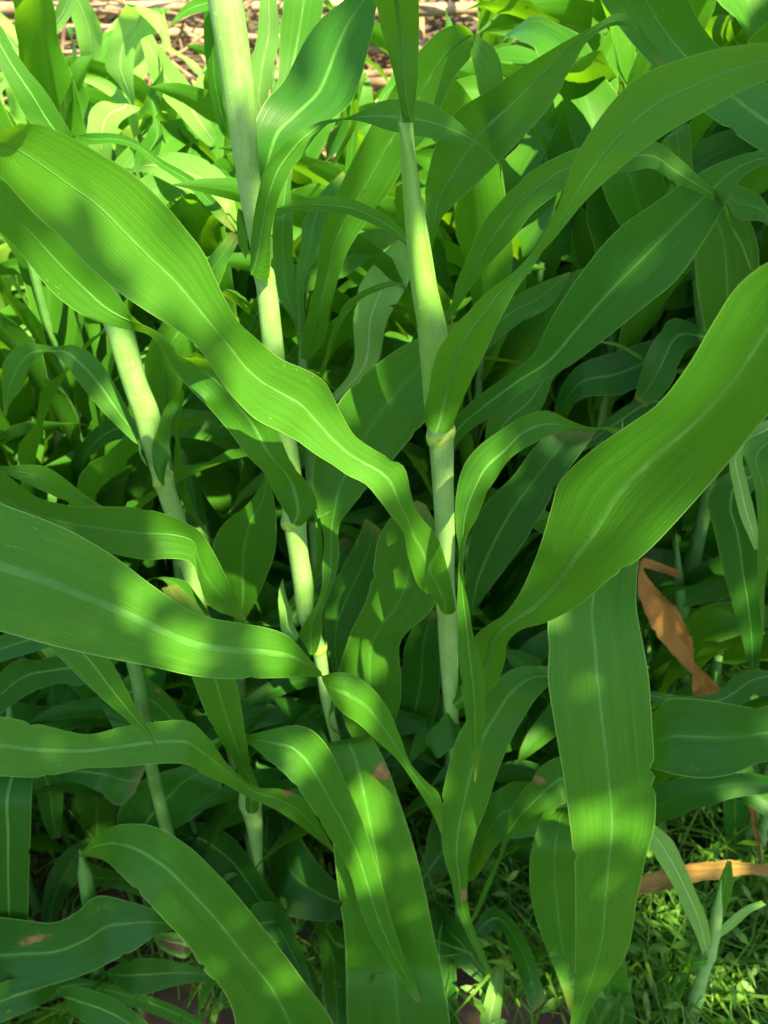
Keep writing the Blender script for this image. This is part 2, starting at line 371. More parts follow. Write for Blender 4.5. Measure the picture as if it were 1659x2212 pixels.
# --- plant C : centre stalk
pC = plant(975, 1540, .66, 'tall maize plant whose upright pale stalk stands in the centre under a closed top whorl', group=G_NEAR)
stalk(pC, [(868,-60,.66,30),(872,100,.66,30),(877,235,.66,27),(887,367,.66,30),(905,513,.66,44),(919,623,.66,52),(931,711,.66,58),(938,800,.66,56),(944,880,.66,54),
  (952,940,.66,54),(957,1049,.66,46),(962,1159,.66,42),(966,1269,.66,33),(966,1310,.66,42),(967,1345,.66,43),(973,1489,.66,34),(977,1560,.66,27),(990,1700,.66,22),(1000,1880,.66,20)], nodes=[(0,940),(0,1312)])
blade(pC, [(863,250,884,262,.655),(867,367,900,360),(877,513,922,508),(888,623,944,618),(903,715,966,711),(909,790,972,790),(918,880,980,890)], mat='sheath', wrap=.014, wl_=99, sink=.0, name='sheath', rib=False)
blade(pC, [(918,905,976,925,.645),(917,880,990,885,.64),(926,845,1006,850,.62),(934,795,1028,800,.60),(958,735,1062,730,.585),(1010,672,1085,682,.58),(1060,625,1118,622),(1105,592,1152,574,.58),
  (1150,545,1176,538,.585),(1172,513,1194,520,.58),(1212,430,1262,437,.575),(1240,350,1330,372),(1290,262,1390,322),(1366,176,1450,282,.56),(1472,128,1530,235),(1560,103,1600,197,.54),(1659,92,1680,168),
  (1800,110,1800,160),(1950,170,1945,185,.5)], wrap=.016, crink=1, wave=.03, sink=.12)
blade(pC, [(950,1300,985,1318,.655),(922,1283,975,1262,.64),(902,1262,962,1210,.63),(890,1232,944,1158,.62),(880,1195,918,1128,.61),(872,1150,898,1100,.605),(845,1115,886,1062,.60),
  (815,1075,872,1008,.60),(790,1046,846,992,.60),(751,1027,810,972,.60),(720,1005,769,944,.60),(681,981,744,906,.60),(641,952,725,869,.60),(600,930,700,823,.595),(553,906,660,798,.59),
  (524,880,612,778,.585),(488,840,570,746,.58),(462,800,550,728,.575),(425,748,513,693,.57),(380,712,473,620,.565),(320,674,440,546,.56),(257,631,407,502,.555),(191,576,359,444,.55),
  (128,510,286,374,.545),(81,469,220,334,.54),(37,422,140,290,.53),(0,381,75,267,.52),(-50,350,0,284,.50),(-130,340,-90,300,.48),(-220,360,-215,340,.46)], wrap=.012, wave=.02, sink=.11, mid=.5)
blade(pC, [(866,250,892,240,.655),(862,215,897,215,.65),(846,143,903,160,.645),(825,70,905,70,.64),(806,0,905,0,.63),(780,-90,900,-90,.60),(770,-200,870,-200,.55)], wrap=.013, sink=.05, mat='leaf', crink=.6)
blade(pC, [(985,1500,1002,1530,.655),(1010,1452,1046,1500,.63),(1024,1400,1074,1474,.61),(1028,1372,1090,1430,.59),(1062,1345,1098,1385,.57),(1088,1328,1126,1360,.555),(1118,1290,1180,1345,.54),(1150,1222,1252,1306,.52),
  (1172,1163,1310,1257,.50),(1190,1100,1380,1208,.485),(1212,1035,1454,1133,.475),(1278,972,1527,1056,.465),(1351,924,1580,993),(1417,877,1620,940,.45),(1485,790,1680,872,.44),(1545,690,1750,780,.43),(1600,612,1810,690,.425),
  (1670,560,1880,640,.42),(1800,520,1930,600,.41),(1980,560,1990,580,.40)], wrap=.012, wave=.015, sink=.09, ribw=1.9)
blade(pC, [(995,1560,1000,1590,.655),(968,1540,985,1610,.64),(950,1556,968,1622),(930,1580,945,1636),(920,1597,925,1610,.63)], sink=.1, mat='dark_leaf', rib=False)
for c_ in ((952,938,.66,56,.25),(966,1311,.66,42,-.3)): collar(pC, *c_)
# --- plant B : centre-left stalk
pB = plant(716, 1540, .70, 'tall maize plant with the thick whitish leaning stalk left of the centre, several joints showing', group=G_NEAR)
stalk(pB, [(470,-80,.70,78),(486,0,.70,76),(512,170,.70,70),(530,330,.70,55),(546,450,.70,46),(565,570,.70,36),(572,600,.70,42),(588,733,.70,46),(604,860,.70,44),(625,975,.70,40),(634,1100,.70,50),
  (645,1196,.70,43),(656,1269,.70,43),(660,1324,.70,36),(687,1397,.70,30),(705,1511,.70,24),(716,1560,.70,22),(755,1700,.70,20),(800,1880,.70,20)], nodes=[(0,595),(0,1122),(0,1400)])
blade(pB, [(553,560,583,600,.69),(541,530,586,545,.685),(545,500,585,508,.68),(550,458,594,462,.675),(557,422,605,420,.67),(572,365,630,370),(596,332,655,333),(632,294,680,297,.67),(678,268,706,270,.68),
  (711,258,716,266,.69),(747,254,750,259,.70),(788,235,790,265,.705),(832,216,835,281,.71),(880,214,885,291),(930,222,940,300,.72),(975,250,990,308),(1020,290,1032,314,.73),(1060,330,1057,337),(1086,360,1084,362,.73)],
  wrap=.015, crink=1.4, sink=.10)
blade(pB, [(556,500,575,505,.71),(548,400,590,400,.71),(546,330,620,330,.715),(549,275,650,292,.72),(575,216,711,262,.73),(612,176,758,222,.735),(634,136,776,180,.74),(660,85,792,120,.745),(700,33,808,55,.75),
  (744,0,812,20,.755),(785,-50,830,-30,.76),(850,-110,860,-100,.78)], mat='dark_leaf', sink=.07, crink=1)
blade(pB, [(629,1108,660,1128,.69),(607,1092,684,1098,.685),(590,1062,680,1066,.68),(572,1023,655,1030,.675),(550,1000,632,1004,.67),(528,976,610,955,.67),(500,938,590,905,.67),(462,894,560,868,.665),(440,870,535,830,.66),(420,850,490,792,.66,-.02),
  (398,822,425,772,.66,-.05),(374,790,376,772,.66,-.06),(345,745,365,752,.66,-.05),(315,722,322,715,.66,-.04),(279,715,290,686,.655,-.02),(200,692,262,648,.65),(147,660,225,600,.645),(106,623,185,560,.64),(73,583,150,527),(29,528,95,473,.63),
  (0,502,55,433),(-60,440,-10,380,.62),(-150,380,-140,370,.6)], wrap=.014, crink=1.2, wave=.03, sink=.13)
blade(pB, [(664,1398,686,1404,.69),(647,1376,694,1372,.685),(655,1350,696,1340,.68),(672,1325,698,1318,.68),(682,1308,706,1295,.685),(695,1270,722,1255,.69),(697,1215,733,1200,.70),(700,1165,732,1140,.71),(690,1110,755,1102,.715),
  (677,1060,785,1065,.72),(678,1000,838,1005,.73),(700,925,890,945,.735),(735,865,925,900,.74),(773,822,955,860,.745),(820,782,985,815,.75),(870,748,1000,770,.755),(925,720,1010,735,.76),(1000,690,1020,700,.77)], wrap=.011, crink=1, sink=.09, mat='leaf', wave=.02)
blade(pB, [(593,471,598,450,.71),(640,456,650,432,.73),(700,458,707,424,.74),(750,464,760,430),(790,478,802,447),(832,499,846,473,.75),(879,532,880,508),(915,575,914,562,.77)], mat='leaf', sink=.15)
blade(pB, [(640,1385,646,1372,.71),(612,1370,635,1350,.72),(604,1330,632,1320),(601,1290,622,1300),(606,1262,614,1270),(611,1250,612,1252,.74)], mat='sunlit_leaf', crink=.6)
blade(pB, [(681,1100,686,1120,.715),(676,1080,717,1106,.72),(682,1140,696,1135,.72),(684,1195,698,1190),(676,1245,688,1240),(672,1290,676,1290,.73)], mat='leaf', rib=False)
blade(pB, [(742,1465,746,1480,.715),(706,1465,724,1530,.70),(700,1500,712,1550),(706,1560,722,1580),(735,1585,746,1590,.69)], mat='leaf', rib=False)
blade(pB, [(524,480,530,560,.72),(515,450,538,470,.72),(511,480,535,520,.73),(514,520,536,545),(522,545,530,560,.73)], mat='leaf', rib=False, crink=.8)
for c_ in ((570,592,.70,42,-.4),(634,1122,.70,50,.3),(689,1400,.70,32,.2)): collar(pB, *c_)
# --- plant A : left stalk
pA = plant(390, 1127, .80, 'leaning maize plant at the left with a stout stalk banded by yellow sunlight', group=G_NEAR)
stalk(pA, [(118,280,.80,50),(165,420,.80,52),(205,560,.80,54),(260,719,.80,57),(292,829,.80,52),(318,899,.80,54),(328,950,.80,46),(340,1000,.80,38),(352,1035,.80,40),(370,1090,.80,40),(384,1127,.80,38),(415,1250,.80,34),(470,1480,.80,30),(515,1680,.80,26)], nodes=[(0,1036)])
blade(pA, [(343,1035,352,1030,.785),(330,1000,362,1000,.78),(330,957,366,960),(341,924,369,912),(358,880,384,885,.79),(386,850,396,870,.80,.03),(398,850,376,930,.82,-.02),(378,960,392,990,.84),(378,1020,402,1045,.86),(396,1089,424,1110,.87),(425,1130,442,1140),(456,1164,457,1166,.88)],
  wrap=.016, crink=1.5, sink=.1, rib=False, mat='leaf')
blade(pA, [(302,962,309,955,.81),(290,955,300,930,.815),(257,924,276,885,.82),(230,898,255,845,.825),(205,869,232,803,.83),(180,838,205,770,.835),(158,811,182,754,.84),(132,778,158,745,.845),(104,760,118,748,.85,.03),(78,775,70,742,.85),(55,812,32,752,.86),(46,840,8,782,.86),(22,870,5,830,.87),(14,900,8,895,.87)],
  sink=.08, rib=True, wave=.0)
blade(pA, [(300,950,304,960,.79),(299,952,305,985,.785),(306,985,316,1005,.785),(316,1003,320,1008,.79)], rib=False, mat='sunlit_leaf')
blade(pA, [(135,330,165,320,.79),(100,300,158,297,.785),(59,257,140,265,.785),(29,205,100,200,.785),(0,147,50,138,.79),(-40,80,5,60,.80),(-90,10,-60,-10,.82),(-140,-50,-135,-60,.84)], sink=.06, wrap=.0)
collar(pA, 352, 1036, .80, 41, .3)
# --- plant D : short stalk low left of centre
pD = plant(556, 1845, .70, 'short maize plant low in the picture whose yellowish joint shows beneath a twisted blade', group=G_NEAR)
stalk(pD, [(528,1640,.70,40),(541,1735,.70,44),(548,1770,.70,38),(552,1800,.70,32),(556,1845,.70,22),(575,1950,.72,16)], nodes=[(0,1735)])
blade(pD, [(530,1742,560,1745,.68),(528,1695,557,1700,.67),(506,1650,546,1665,.63),(473,1592,532,1599,.59),(440,1529,521,1529,.56),(416,1463,508,1471,.55),(395,1390,470,1385,.56),(370,1320,430,1310,.58),(350,1270,380,1262,.6)], wrap=.012, sink=.06)
blade(pD, [(516,1680,540,1690,.69),(512,1640,528,1640,.66),(525,1612,530,1588,.62),(545,1612,556,1583,.60),(575,1638,600,1573,.585),(608,1665,640,1567,.575),(640,1700,672,1576,.57),(675,1750,705,1610,.565),(706,1800,738,1672,.56),
  (736,1845,768,1738,.555),(758,1892,797,1815,.55),(775,1950,822,1900,.54),(795,2005,842,1975,.53),(825,2058,865,2045,.525),(862,2110,888,2102,.52),(890,2155,903,2140),(915,2183,917,2181,.515)], sink=.10, wave=.02)
# --- plant L : stands outside the frame at left, its blades reach in
pL = plant(-330, 1500, .50, 'maize plant just outside the left edge sending three broad blades across the lower left', group=G_NEAR)
stalk(pL, [(-420,700,.50,60),(-390,1000,.50,60),(-360,1300,.50,50),(-330,1600,.50,45)])
blade(pL, [(-380,1090,-370,1150,.50),(-300,1050,-300,1210,.49),(-180,1050,-180,1310,.475),(-60,1065,-80,1345,.465),(0,1087,0,1364,.46),(132,1137,110,1394,.46),(238,1196,220,1419,.465),(330,1265,330,1441,.47),(430,1328,430,1462,.48),(513,1345,515,1467,.49),(580,1357,575,1465,.50),
  (625,1376,625,1464,.51,.02),(663,1416,655,1461,.515,.04),(690,1452,690,1462,.52,.06),(715,1510,722,1453,.525,.04),(740,1540,760,1456,.53,.02),(773,1562,802,1485,.535),(817,1603,840,1535,.545),(850,1632,866,1595,.55),(872,1658,885,1646,.555),(901,1702,915,1682,.56),(934,1757,950,1718,.565),(953,1802,957,1795,.57)],
  sink=.07, ribw=2.0, wave=.0)
blade(pL, [(-390,1000,-385,1040,.52),(-250,960,-250,1060,.54),(-100,975,-110,1090,.56),(0,1016,-10,1120,.57),(73,1071,70,1150,.575),(154,1093,140,1170,.58),(230,1094,235,1194,.585),(310,1098,312,1209,.59),(375,1116,367,1208,.59,.02),(420,1140,412,1216,.59,.03),(447,1165,428,1250,.595),
  (468,1203,440,1292,.60),(491,1254,466,1318,.605),(513,1298,502,1332,.61),(534,1342,531,1341,.62)], sink=.16, wave=.04)
blade(pL, [(-380,960,-380,975,.54),(-150,985,-150,1015,.58),(0,1007,0,1020,.60),(50,1004,37,1035,.60),(95,1007,92,1060,.60),(136,1031,140,1082,.61),(175,1062,180,1095),(222,1094,221,1096,.62)], sink=.1)
blade(pL, [(-370,1580,-370,1620,.50),(-200,1540,-200,1670,.50),(0,1548,0,1677,.52),(92,1566,90,1678,.53),(194,1586,185,1660,.54),(257,1572,258,1657,.55),(330,1560,335,1650,.555),(407,1558,405,1652,.56),(450,1594,440,1672,.565,.02),(500,1660,500,1702,.575,.04),(545,1697,545,1726,.58,.03),
  (608,1705,600,1752,.59),(650,1722,645,1782,.60),(690,1778,684,1812,.61),(723,1838,721,1842,.62)], sink=.08, wave=.02, scorch=[(622,1712,16,10,.3)], ribw=1.2)
blade(pL, [(-300,1980,-300,2100,.55),(-120,1985,-130,2170,.545),(-30,1978,-30,2165,.54),(40,1986,45,2146,.54),(117,1993,120,2125,.54),(165,1970,190,2102,.545),(215,1935,245,2075,.55),(270,1945,295,2050,.555),(325,1962,330,2025,.56),(365,1985,368,2008,.57),(395,1998,395,2004,.58)], mat='dark_leaf', sink=.07,
  scorch=[(72,2030,42,9,-.25),(140,1980,16,4,0)])
# --- plant behind K/R with hanging blades (left, below the big blade)
pR = plant(270, 1330, .62, 'maize plant hidden behind the broad left blade, its pointed tip hanging out below', group=G_NEAR)
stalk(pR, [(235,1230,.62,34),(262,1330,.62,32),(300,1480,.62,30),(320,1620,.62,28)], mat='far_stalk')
blade(pR, [(225,1270,245,1268,.61),(150,1300,215,1280,.57),(95,1350,190,1340,.53),(105,1395,228,1415,.51),(147,1438,246,1438,.505),(194,1485,271,1485,.50),(235,1522,293,1526),(282,1562,319,1570),(315,1588,334,1600),(341,1618,346,1620),(356,1637,357,1636,.495)], sink=.1)
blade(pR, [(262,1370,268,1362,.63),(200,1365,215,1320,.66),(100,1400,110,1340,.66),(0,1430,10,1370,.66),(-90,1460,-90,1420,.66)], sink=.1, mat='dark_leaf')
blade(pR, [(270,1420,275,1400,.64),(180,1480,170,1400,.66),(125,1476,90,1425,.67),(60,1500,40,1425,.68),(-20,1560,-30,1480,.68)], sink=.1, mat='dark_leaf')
blade(pR, [(290,1500,300,1480,.63),(340,1290,310,1270,.62),(315,1255,330,1250,.62),(350,1252,355,1246,.615),(375,1280,400,1255),(405,1315,425,1285,.61),(440,1345,452,1325),(462,1352,463,1350,.61)], sink=.1, rib=False)
blade(pR, [(300,1570,310,1560,.64),(265,1520,270,1475,.645),(300,1535,305,1466),(330,1555,345,1485,.65),(360,1580,385,1530),(402,1600,410,1565),(425,1610,428,1606,.66)], sink=.1, mat='dark_leaf', scorch=[(342,1493,9,5,.4)])
# --- plant J : bottom left big arching blade
pJ = plant(190, 1900, .62, 'maize plant at the bottom left whose broadest blade arches over towards the lower middle', group=G_NEAR)
stalk(pJ, [(172,1835,.60,24),(185,1900,.60,30),(200,2000,.60,30),(215,2150,.60,30)], mat='far_stalk')
blade(pJ, [(168,1850,176,1838,.59),(178,1852,186,1830,.57),(198,1851,215,1800,.54),(238,1867,270,1780,.51),(275,1904,330,1785,.49),(315,1944,400,1822,.475),(356,1988,470,1888,.465),(403,2039,540,1968,.455),(440,2094,600,2044,.45),(488,2149,663,2127,.445),(508,2212,722,2212,.44),(515,2310,770,2300,.43),(560,2420,760,2400,.42)], sink=.10, wave=.01, ribw=1.0)
blade(pJ, [(172,1862,178,1850,.61),(176,1890,205,1868,.62),(180,1925,240,1880,.63),(220,1915,300,1900,.64),(300,1935,345,1925),(360,1972,362,1968,.65)], sink=.12, mat='dark_leaf')
blade(pJ, [(225,2100,232,2110,.62),(300,2070,300,2150,.61),(380,2078,385,2128,.61),(430,2090,440,2120,.62),(475,2112,476,2116,.62)], sink=.1, mat='dark_leaf')
blade(pJ, [(222,2130,226,2120,.61),(140,2150,140,2115,.60),(60,2185,50,2150,.59),(-40,2240,-60,2180,.58)], sink=.1, mat='dark_leaf')
blade(pJ, [(215,2100,222,2108,.60),(190,2135,215,2118,.60),(260,2165,250,2128),(330,2190,320,2150),(420,2230,410,2190),(520,2290,500,2260,.6)], sink=.1)
blade(pJ, [(420,2050,424,2046,.64),(395,2070,400,2015,.64),(350,2052,370,2014),(330,2022,332,2018,.65)], mat='sunlit_leaf', sink=.1, scorch=[(375,2042,36,14,.35)])
# dark hanging blade at the left edge and blades between
pM = plant(20, 1640, .72, 'maize plant low at the left edge with a dark wide blade hanging straight down', group=G_NEAR)
stalk(pM, [(20,1500,.74,28),(20,1650,.74,28),(20,1800,.74,26)], mat='far_stalk')
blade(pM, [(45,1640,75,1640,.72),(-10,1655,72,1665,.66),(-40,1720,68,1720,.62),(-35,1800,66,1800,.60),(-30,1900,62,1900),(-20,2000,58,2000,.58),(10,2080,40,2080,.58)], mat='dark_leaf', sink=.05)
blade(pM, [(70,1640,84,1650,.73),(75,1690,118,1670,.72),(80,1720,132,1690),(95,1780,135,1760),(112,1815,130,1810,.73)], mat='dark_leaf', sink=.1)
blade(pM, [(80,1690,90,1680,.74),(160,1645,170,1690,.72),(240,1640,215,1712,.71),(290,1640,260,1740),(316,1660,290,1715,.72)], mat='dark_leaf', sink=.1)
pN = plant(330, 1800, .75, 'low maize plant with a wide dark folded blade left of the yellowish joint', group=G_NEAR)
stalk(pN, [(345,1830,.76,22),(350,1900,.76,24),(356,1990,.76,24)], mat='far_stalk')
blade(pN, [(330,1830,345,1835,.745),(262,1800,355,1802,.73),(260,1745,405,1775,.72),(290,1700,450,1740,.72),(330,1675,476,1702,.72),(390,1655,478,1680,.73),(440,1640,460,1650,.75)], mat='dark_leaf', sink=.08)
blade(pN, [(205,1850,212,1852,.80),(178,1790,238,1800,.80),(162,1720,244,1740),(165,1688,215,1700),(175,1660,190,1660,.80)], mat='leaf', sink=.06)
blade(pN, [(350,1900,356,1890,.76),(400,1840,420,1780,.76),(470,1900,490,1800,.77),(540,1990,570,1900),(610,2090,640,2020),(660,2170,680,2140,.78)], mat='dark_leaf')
# --- plant G : bottom centre
pG = plant(800, 1700, .70, 'maize plant at the bottom centre carrying a wide hanging blade with a torn brown mark', group=G_NEAR)
stalk(pG, [(790,1600,.72,24),(800,1700,.72,26),(820,1900,.72,26),(850,2150,.72,24)], mat='far_stalk')
blade(pG, [(785,1640,805,1640,.715),(740,1612,808,1605,.68),(703,1610,806,1598,.65),(705,1650,833,1648,.63),(712,1720,858,1718,.61),(720,1826,892,1822,.58),(732,1930,919,1930,.56),(743,2010,937,2020,.55),(748,2110,956,2110,.54),(750,2212,972,2212,.53),(770,2330,960,2330,.52)],
   sink=.06, scorch=[(826,1668,20,26,.6)], wave=.0)
blade(pG, [(790,1640,802,1645,.73),(745,1560,858,1545,.745),(729,1470,866,1462,.75),(740,1420,862,1400,.755),(765,1350,880,1365),(788,1306,930,1320,.76),(805,1240,960,1250),(817,1165,965,1200),(845,1118,950,1150,.78),(900,1080,920,1090,.8)], sink=.08, ribw=1.2)
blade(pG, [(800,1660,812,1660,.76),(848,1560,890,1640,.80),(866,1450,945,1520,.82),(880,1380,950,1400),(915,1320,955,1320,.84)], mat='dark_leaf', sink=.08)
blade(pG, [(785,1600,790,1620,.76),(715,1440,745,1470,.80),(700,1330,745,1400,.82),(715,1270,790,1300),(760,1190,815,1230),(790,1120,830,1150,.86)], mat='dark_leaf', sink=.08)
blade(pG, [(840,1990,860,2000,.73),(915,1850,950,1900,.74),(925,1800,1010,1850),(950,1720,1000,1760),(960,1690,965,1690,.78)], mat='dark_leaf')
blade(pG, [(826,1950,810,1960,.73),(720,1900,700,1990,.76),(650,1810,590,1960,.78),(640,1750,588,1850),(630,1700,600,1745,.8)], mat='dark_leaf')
# --- plant F : right, hidden behind the big blades
pF = plant(1330, 1300, .72, 'maize plant right of centre with one very broad blade hanging straight down', group=G_NEAR)
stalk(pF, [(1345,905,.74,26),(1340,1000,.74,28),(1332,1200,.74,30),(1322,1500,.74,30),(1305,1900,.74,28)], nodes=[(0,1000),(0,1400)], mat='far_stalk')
blade(pF, [(1318,1010,1350,1015,.72),(1290,1080,1372,1090,.66),(1240,1150,1385,1165,.61),(1205,1240,1376,1245,.58),(1183,1350,1376,1320,.55),(1186,1397,1388,1385,.535),(1183,1460,1400,1450,.52),(1197,1559,1408,1548,.50),(1216,1672,1414,1658,.48),(1234,1805,1414,1786,.46),(1241,1870,1396,1850,.45),(1243,1950,1376,1945,.445),(1243,2043,1354,2058,.44),(1240,2130,1308,2130,.435),(1236,2180,1275,2182),(1222,2270,1240,2270,.43)],
   sink=.06, wave=.0, ribw=.8)
blade(pF, [(1335,945,1347,925,.72),(1310,930,1315,922,.69),(1274,930,1276,923,.66,.02),(1216,933,1234,909,.63),(1172,948,1179,887,.615),(1106,987,1124,903,.60),(1073,1031,1073,935,.60),(1051,1067,1033,965,.595),(1032,1115,1000,1010,.59),(1011,1155,985,1075,.585),(1004,1190,985,1141,.58),(999,1230,991,1190,.575),
  (1003,1262,990,1245,.57),(1011,1300,988,1291,.565),(1022,1368,989,1342,.56),(1040,1430,992,1430,.555),(1047,1505,1000,1500,.55),(1043,1584,1011,1584),(1030,1676,1024,1676),(1026,1691,1025,1691,.545)], sink=.16)
blade(pF, [(1322,1460,1318,1480,.70),(1190,1440,1230,1480,.67),(1110,1445,1190,1478,.65),(1060,1480,1161,1505,.635),(1020,1540,1130,1552,.625),(993,1581,1107,1592,.615),(968,1660,1075,1668,.60),(953,1740,1050,1745,.59),(953,1800,1026,1805),(960,1852,1012,1860,.575),(975,1903,1010,1905),(988,1965,1011,1955,.57),
  (1006,2012,1020,1995),(1035,2070,1046,2060),(1075,2150,1083,2144),(1098,2195,1100,2193,.56)], sink=.09, scorch=[(1002,1932,8,18,.2),(1098,2190,6,14,.5)])
blade(pF, [(1310,1700,1312,1712,.71),(1225,1635,1235,1735,.66),(1205,1636,1223,1733,.65),(1172,1654,1190,1758,.645),(1146,1687,1160,1775),(1109,1738,1130,1795,.64),(1087,1801,1102,1812),(1078,1848,1086,1846),(1050,1905,1060,1912),(1022,1975,1028,1982),(1010,2000,1012,2002,.63)], sink=.1, scorch=[(1163,1684,20,10,.3)])
blade(pF, [(1310,1720,1312,1735,.72),(1190,1700,1195,1800,.69),(1105,1690,1120,1810,.68),(1080,1705,1085,1815),(1050,1725,1045,1870,.67),(1020,1800,1022,1900),(985,1870,990,1910,.67)], mat='leaf', sink=.08)
blade(pF, [(1306,1800,1300,1815,.70),(1170,1765,1250,1760,.62),(1150,1830,1250,1830,.58),(1144,1900,1255,1900),(1158,1985,1255,1990),(1185,2060,1250,2060),(1212,2130,1246,2140),(1232,2195,1240,2195,.56)], sink=.07)
blade(pF, [(1305,1930,1310,1945,.69),(1300,1960,1345,1990,.60),(1290,2060,1352,2085,.56),(1262,2160,1368,2170,.54),(1255,2270,1385,2270,.52)], sink=.08)
blade(pF, [(1320,1860,1322,1875,.74),(1200,1800,1220,1850,.76),(1110,1800,1140,1860,.77),(1050,1850,1135,1900),(1040,1930,1130,1960),(1045,2020,1110,2040),(1060,2090,1080,2100,.78)], mat='dark_leaf', sink=.07, scorch=[(1060,2040,8,10,0),(1095,2030,7,16,0)])
blade(pF, [(1318,1600,1322,1580,.73),(1380,1540,1385,1655,.66),(1415,1538,1415,1661,.64),(1439,1513,1454,1672,.63),(1491,1509,1515,1681,.62),(1564,1518,1582,1672,.61),(1625,1528,1637,1650,.60),(1720,1520,1720,1630,.59),(1850,1530,1850,1560,.58)], sink=.08, mat='dark_leaf', ribw=1.2)
blade(pF, [(1320,1450,1322,1470,.76),(1400,1490,1400,1512,.76),(1440,1499,1445,1520),(1500,1503,1510,1528),(1546,1495,1570,1530),(1575,1472,1600,1522),(1608,1451,1635,1495),(1659,1448,1670,1472),(1760,1460,1760,1465,.78)], sink=.1, mat='dark_leaf')
# --- plant K : second stalk standing right behind the centre one
pK = plant(975, 1500, .80, 'maize plant standing straight behind the centre stalk, dark broad blades fanning out to its right', group=G_NEAR)
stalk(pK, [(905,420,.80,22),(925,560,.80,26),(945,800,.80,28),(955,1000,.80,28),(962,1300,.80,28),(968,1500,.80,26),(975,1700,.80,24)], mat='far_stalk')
blade(pK, [(955,960,975,978,.79),(982,905,1010,935,.77),(1030,858,1068,893,.76),(1100,808,1145,836,.755),(1150,768,1212,802,.75),(1190,690,1300,738,.745),(1252,594,1381,671,.74),(1330,500,1465,601,.735),(1417,436,1525,515,.73),(1509,374,1563,448),(1575,343,1600,388,.72),(1640,326,1645,358),(1740,345,1735,352,.7)],
   mat='dark_leaf', sink=.07, wrap=.01)
blade(pK, [(942,700,960,705,.79),(975,655,990,665,.77),(985,612,1022,616,.76),(1008,561,1066,561,.75),(1038,490,1115,508,.745),(1085,430,1150,460),(1140,375,1205,418,.74),(1190,345,1250,385),(1250,319,1310,380,.735),(1340,300,1362,371,.73),(1417,306,1410,364),(1465,340,1455,392),(1509,379,1500,412,.72),(1542,407,1540,431),(1564,444,1559,446,.72,.02),(1585,490,1580,495),(1604,524,1600,530),(1623,579,1620,580,.72)], sink=.12)
blade(pK, [(915,540,932,545,.79),(925,495,950,480,.78),(918,420,975,448,.78),(924,375,1012,415,.77),(945,305,1075,352,.765),(985,240,1115,312,.76),(1040,205,1170,252,.755),(1100,163,1210,195,.75),(1160,126,1240,140),(1216,92,1262,98,.745),(1278,59,1292,70,.74),(1337,28,1328,55),(1378,50,1362,62,.735),(1395,80,1382,84),(1430,120,1412,128),(1445,150,1430,160,.73)], sink=.12)
blade(pK, [(962,1340,978,1345,.80),(1005,1325,1018,1320,.81),(1006,1240,1055,1276,.82),(1020,1150,1117,1192,.83),(1055,1080,1172,1108,.84),(1106,1031,1205,1045,.85),(1153,968,1250,985,.86),(1200,920,1290,930,.88)], mat='dark_leaf', sink=.06)
blade(pK, [(962,1100,975,1090,.80),(1000,1050,1010,1080,.82),(1040,1000,1060,1050),(1060,900,1120,930),(1120,850,1170,880,.84),(1180,790,1200,800,.86)], mat='leaf', sink=.08)
blade(pK, [(945,760,956,765,.81),(975,740,1020,780,.82),(1020,700,1070,740),(1080,655,1120,700),(1140,625,1190,660,.83),(1195,600,1215,620),(1230,587,1232,590,.84)], mat='leaf', sink=.1)
# --- plant P : behind, between the two tall stalks
pP = plant(660, 1000, .95, 'maize plant between the two tall stalks, its longest blade folded over at the top', group=G_NEAR)
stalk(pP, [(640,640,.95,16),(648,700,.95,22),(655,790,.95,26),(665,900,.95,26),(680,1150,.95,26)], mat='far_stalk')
blade(pP, [(650,775,668,780,.94),(652,733,700,735,.92),(670,660,713,670,.90),(685,587,730,605,.89),(692,515,755,535,.88),(711,458,805,462,.87),(745,380,845,408,.86),(795,282,890,330,.85),(840,205,925,290,.84),(875,150,955,225,.83),(912,103,982,165,.82),(950,66,1012,130,.81),(990,52,1022,112,.80),(1012,62,1022,100,.79,.02),
  (1035,80,1016,112,.78),(1072,108,1022,140,.775),(1085,150,1030,170),(1090,205,1037,205,.77),(1090,260,1048,258),(1086,320,1064,318),(1083,372,1080,365),(1082,385,1081,386,.765)], sink=.10, wave=.015)
blade(pP, [(642,700,650,705,.96),(600,640,640,640,.97),(590,560,634,560,.98),(590,480,632,470,.98),(600,420,628,420,.99),(620,360,632,362,1.0)], sink=.08, mat='leaf')
blade(pP, [(640,715,652,700,.97),(626,644,634,580,1.0),(689,622,689,535,1.01),(740,600,740,520),(800,560,790,500,1.02),(857,521,850,500,1.03)], sink=.08)
blade(pP, [(668,900,680,905,.98),(762,790,812,790,1.0),(764,680,838,690,1.0),(780,610,880,615,1.01),(830,545,895,560,1.02),(880,500,915,520,1.03)], sink=.08, mat='sunlit_leaf')
blade(pP, [(680,830,690,835,.90),(700,775,714,765,.88),(718,715,730,715,.87),(735,673,748,682,.86),(758,645,782,645,.85),(802,619,820,628,.845),(846,608,850,618,.84),(883,616,883,618,.84)], sink=.15)
blade(pP, [(650,720,660,725,.93),(640,600,660,600,.95),(650,530,690,540,.97),(655,480,700,480,.99),(690,420,720,430),(740,370,760,385,1.02)], mat='leaf', sink=.1)
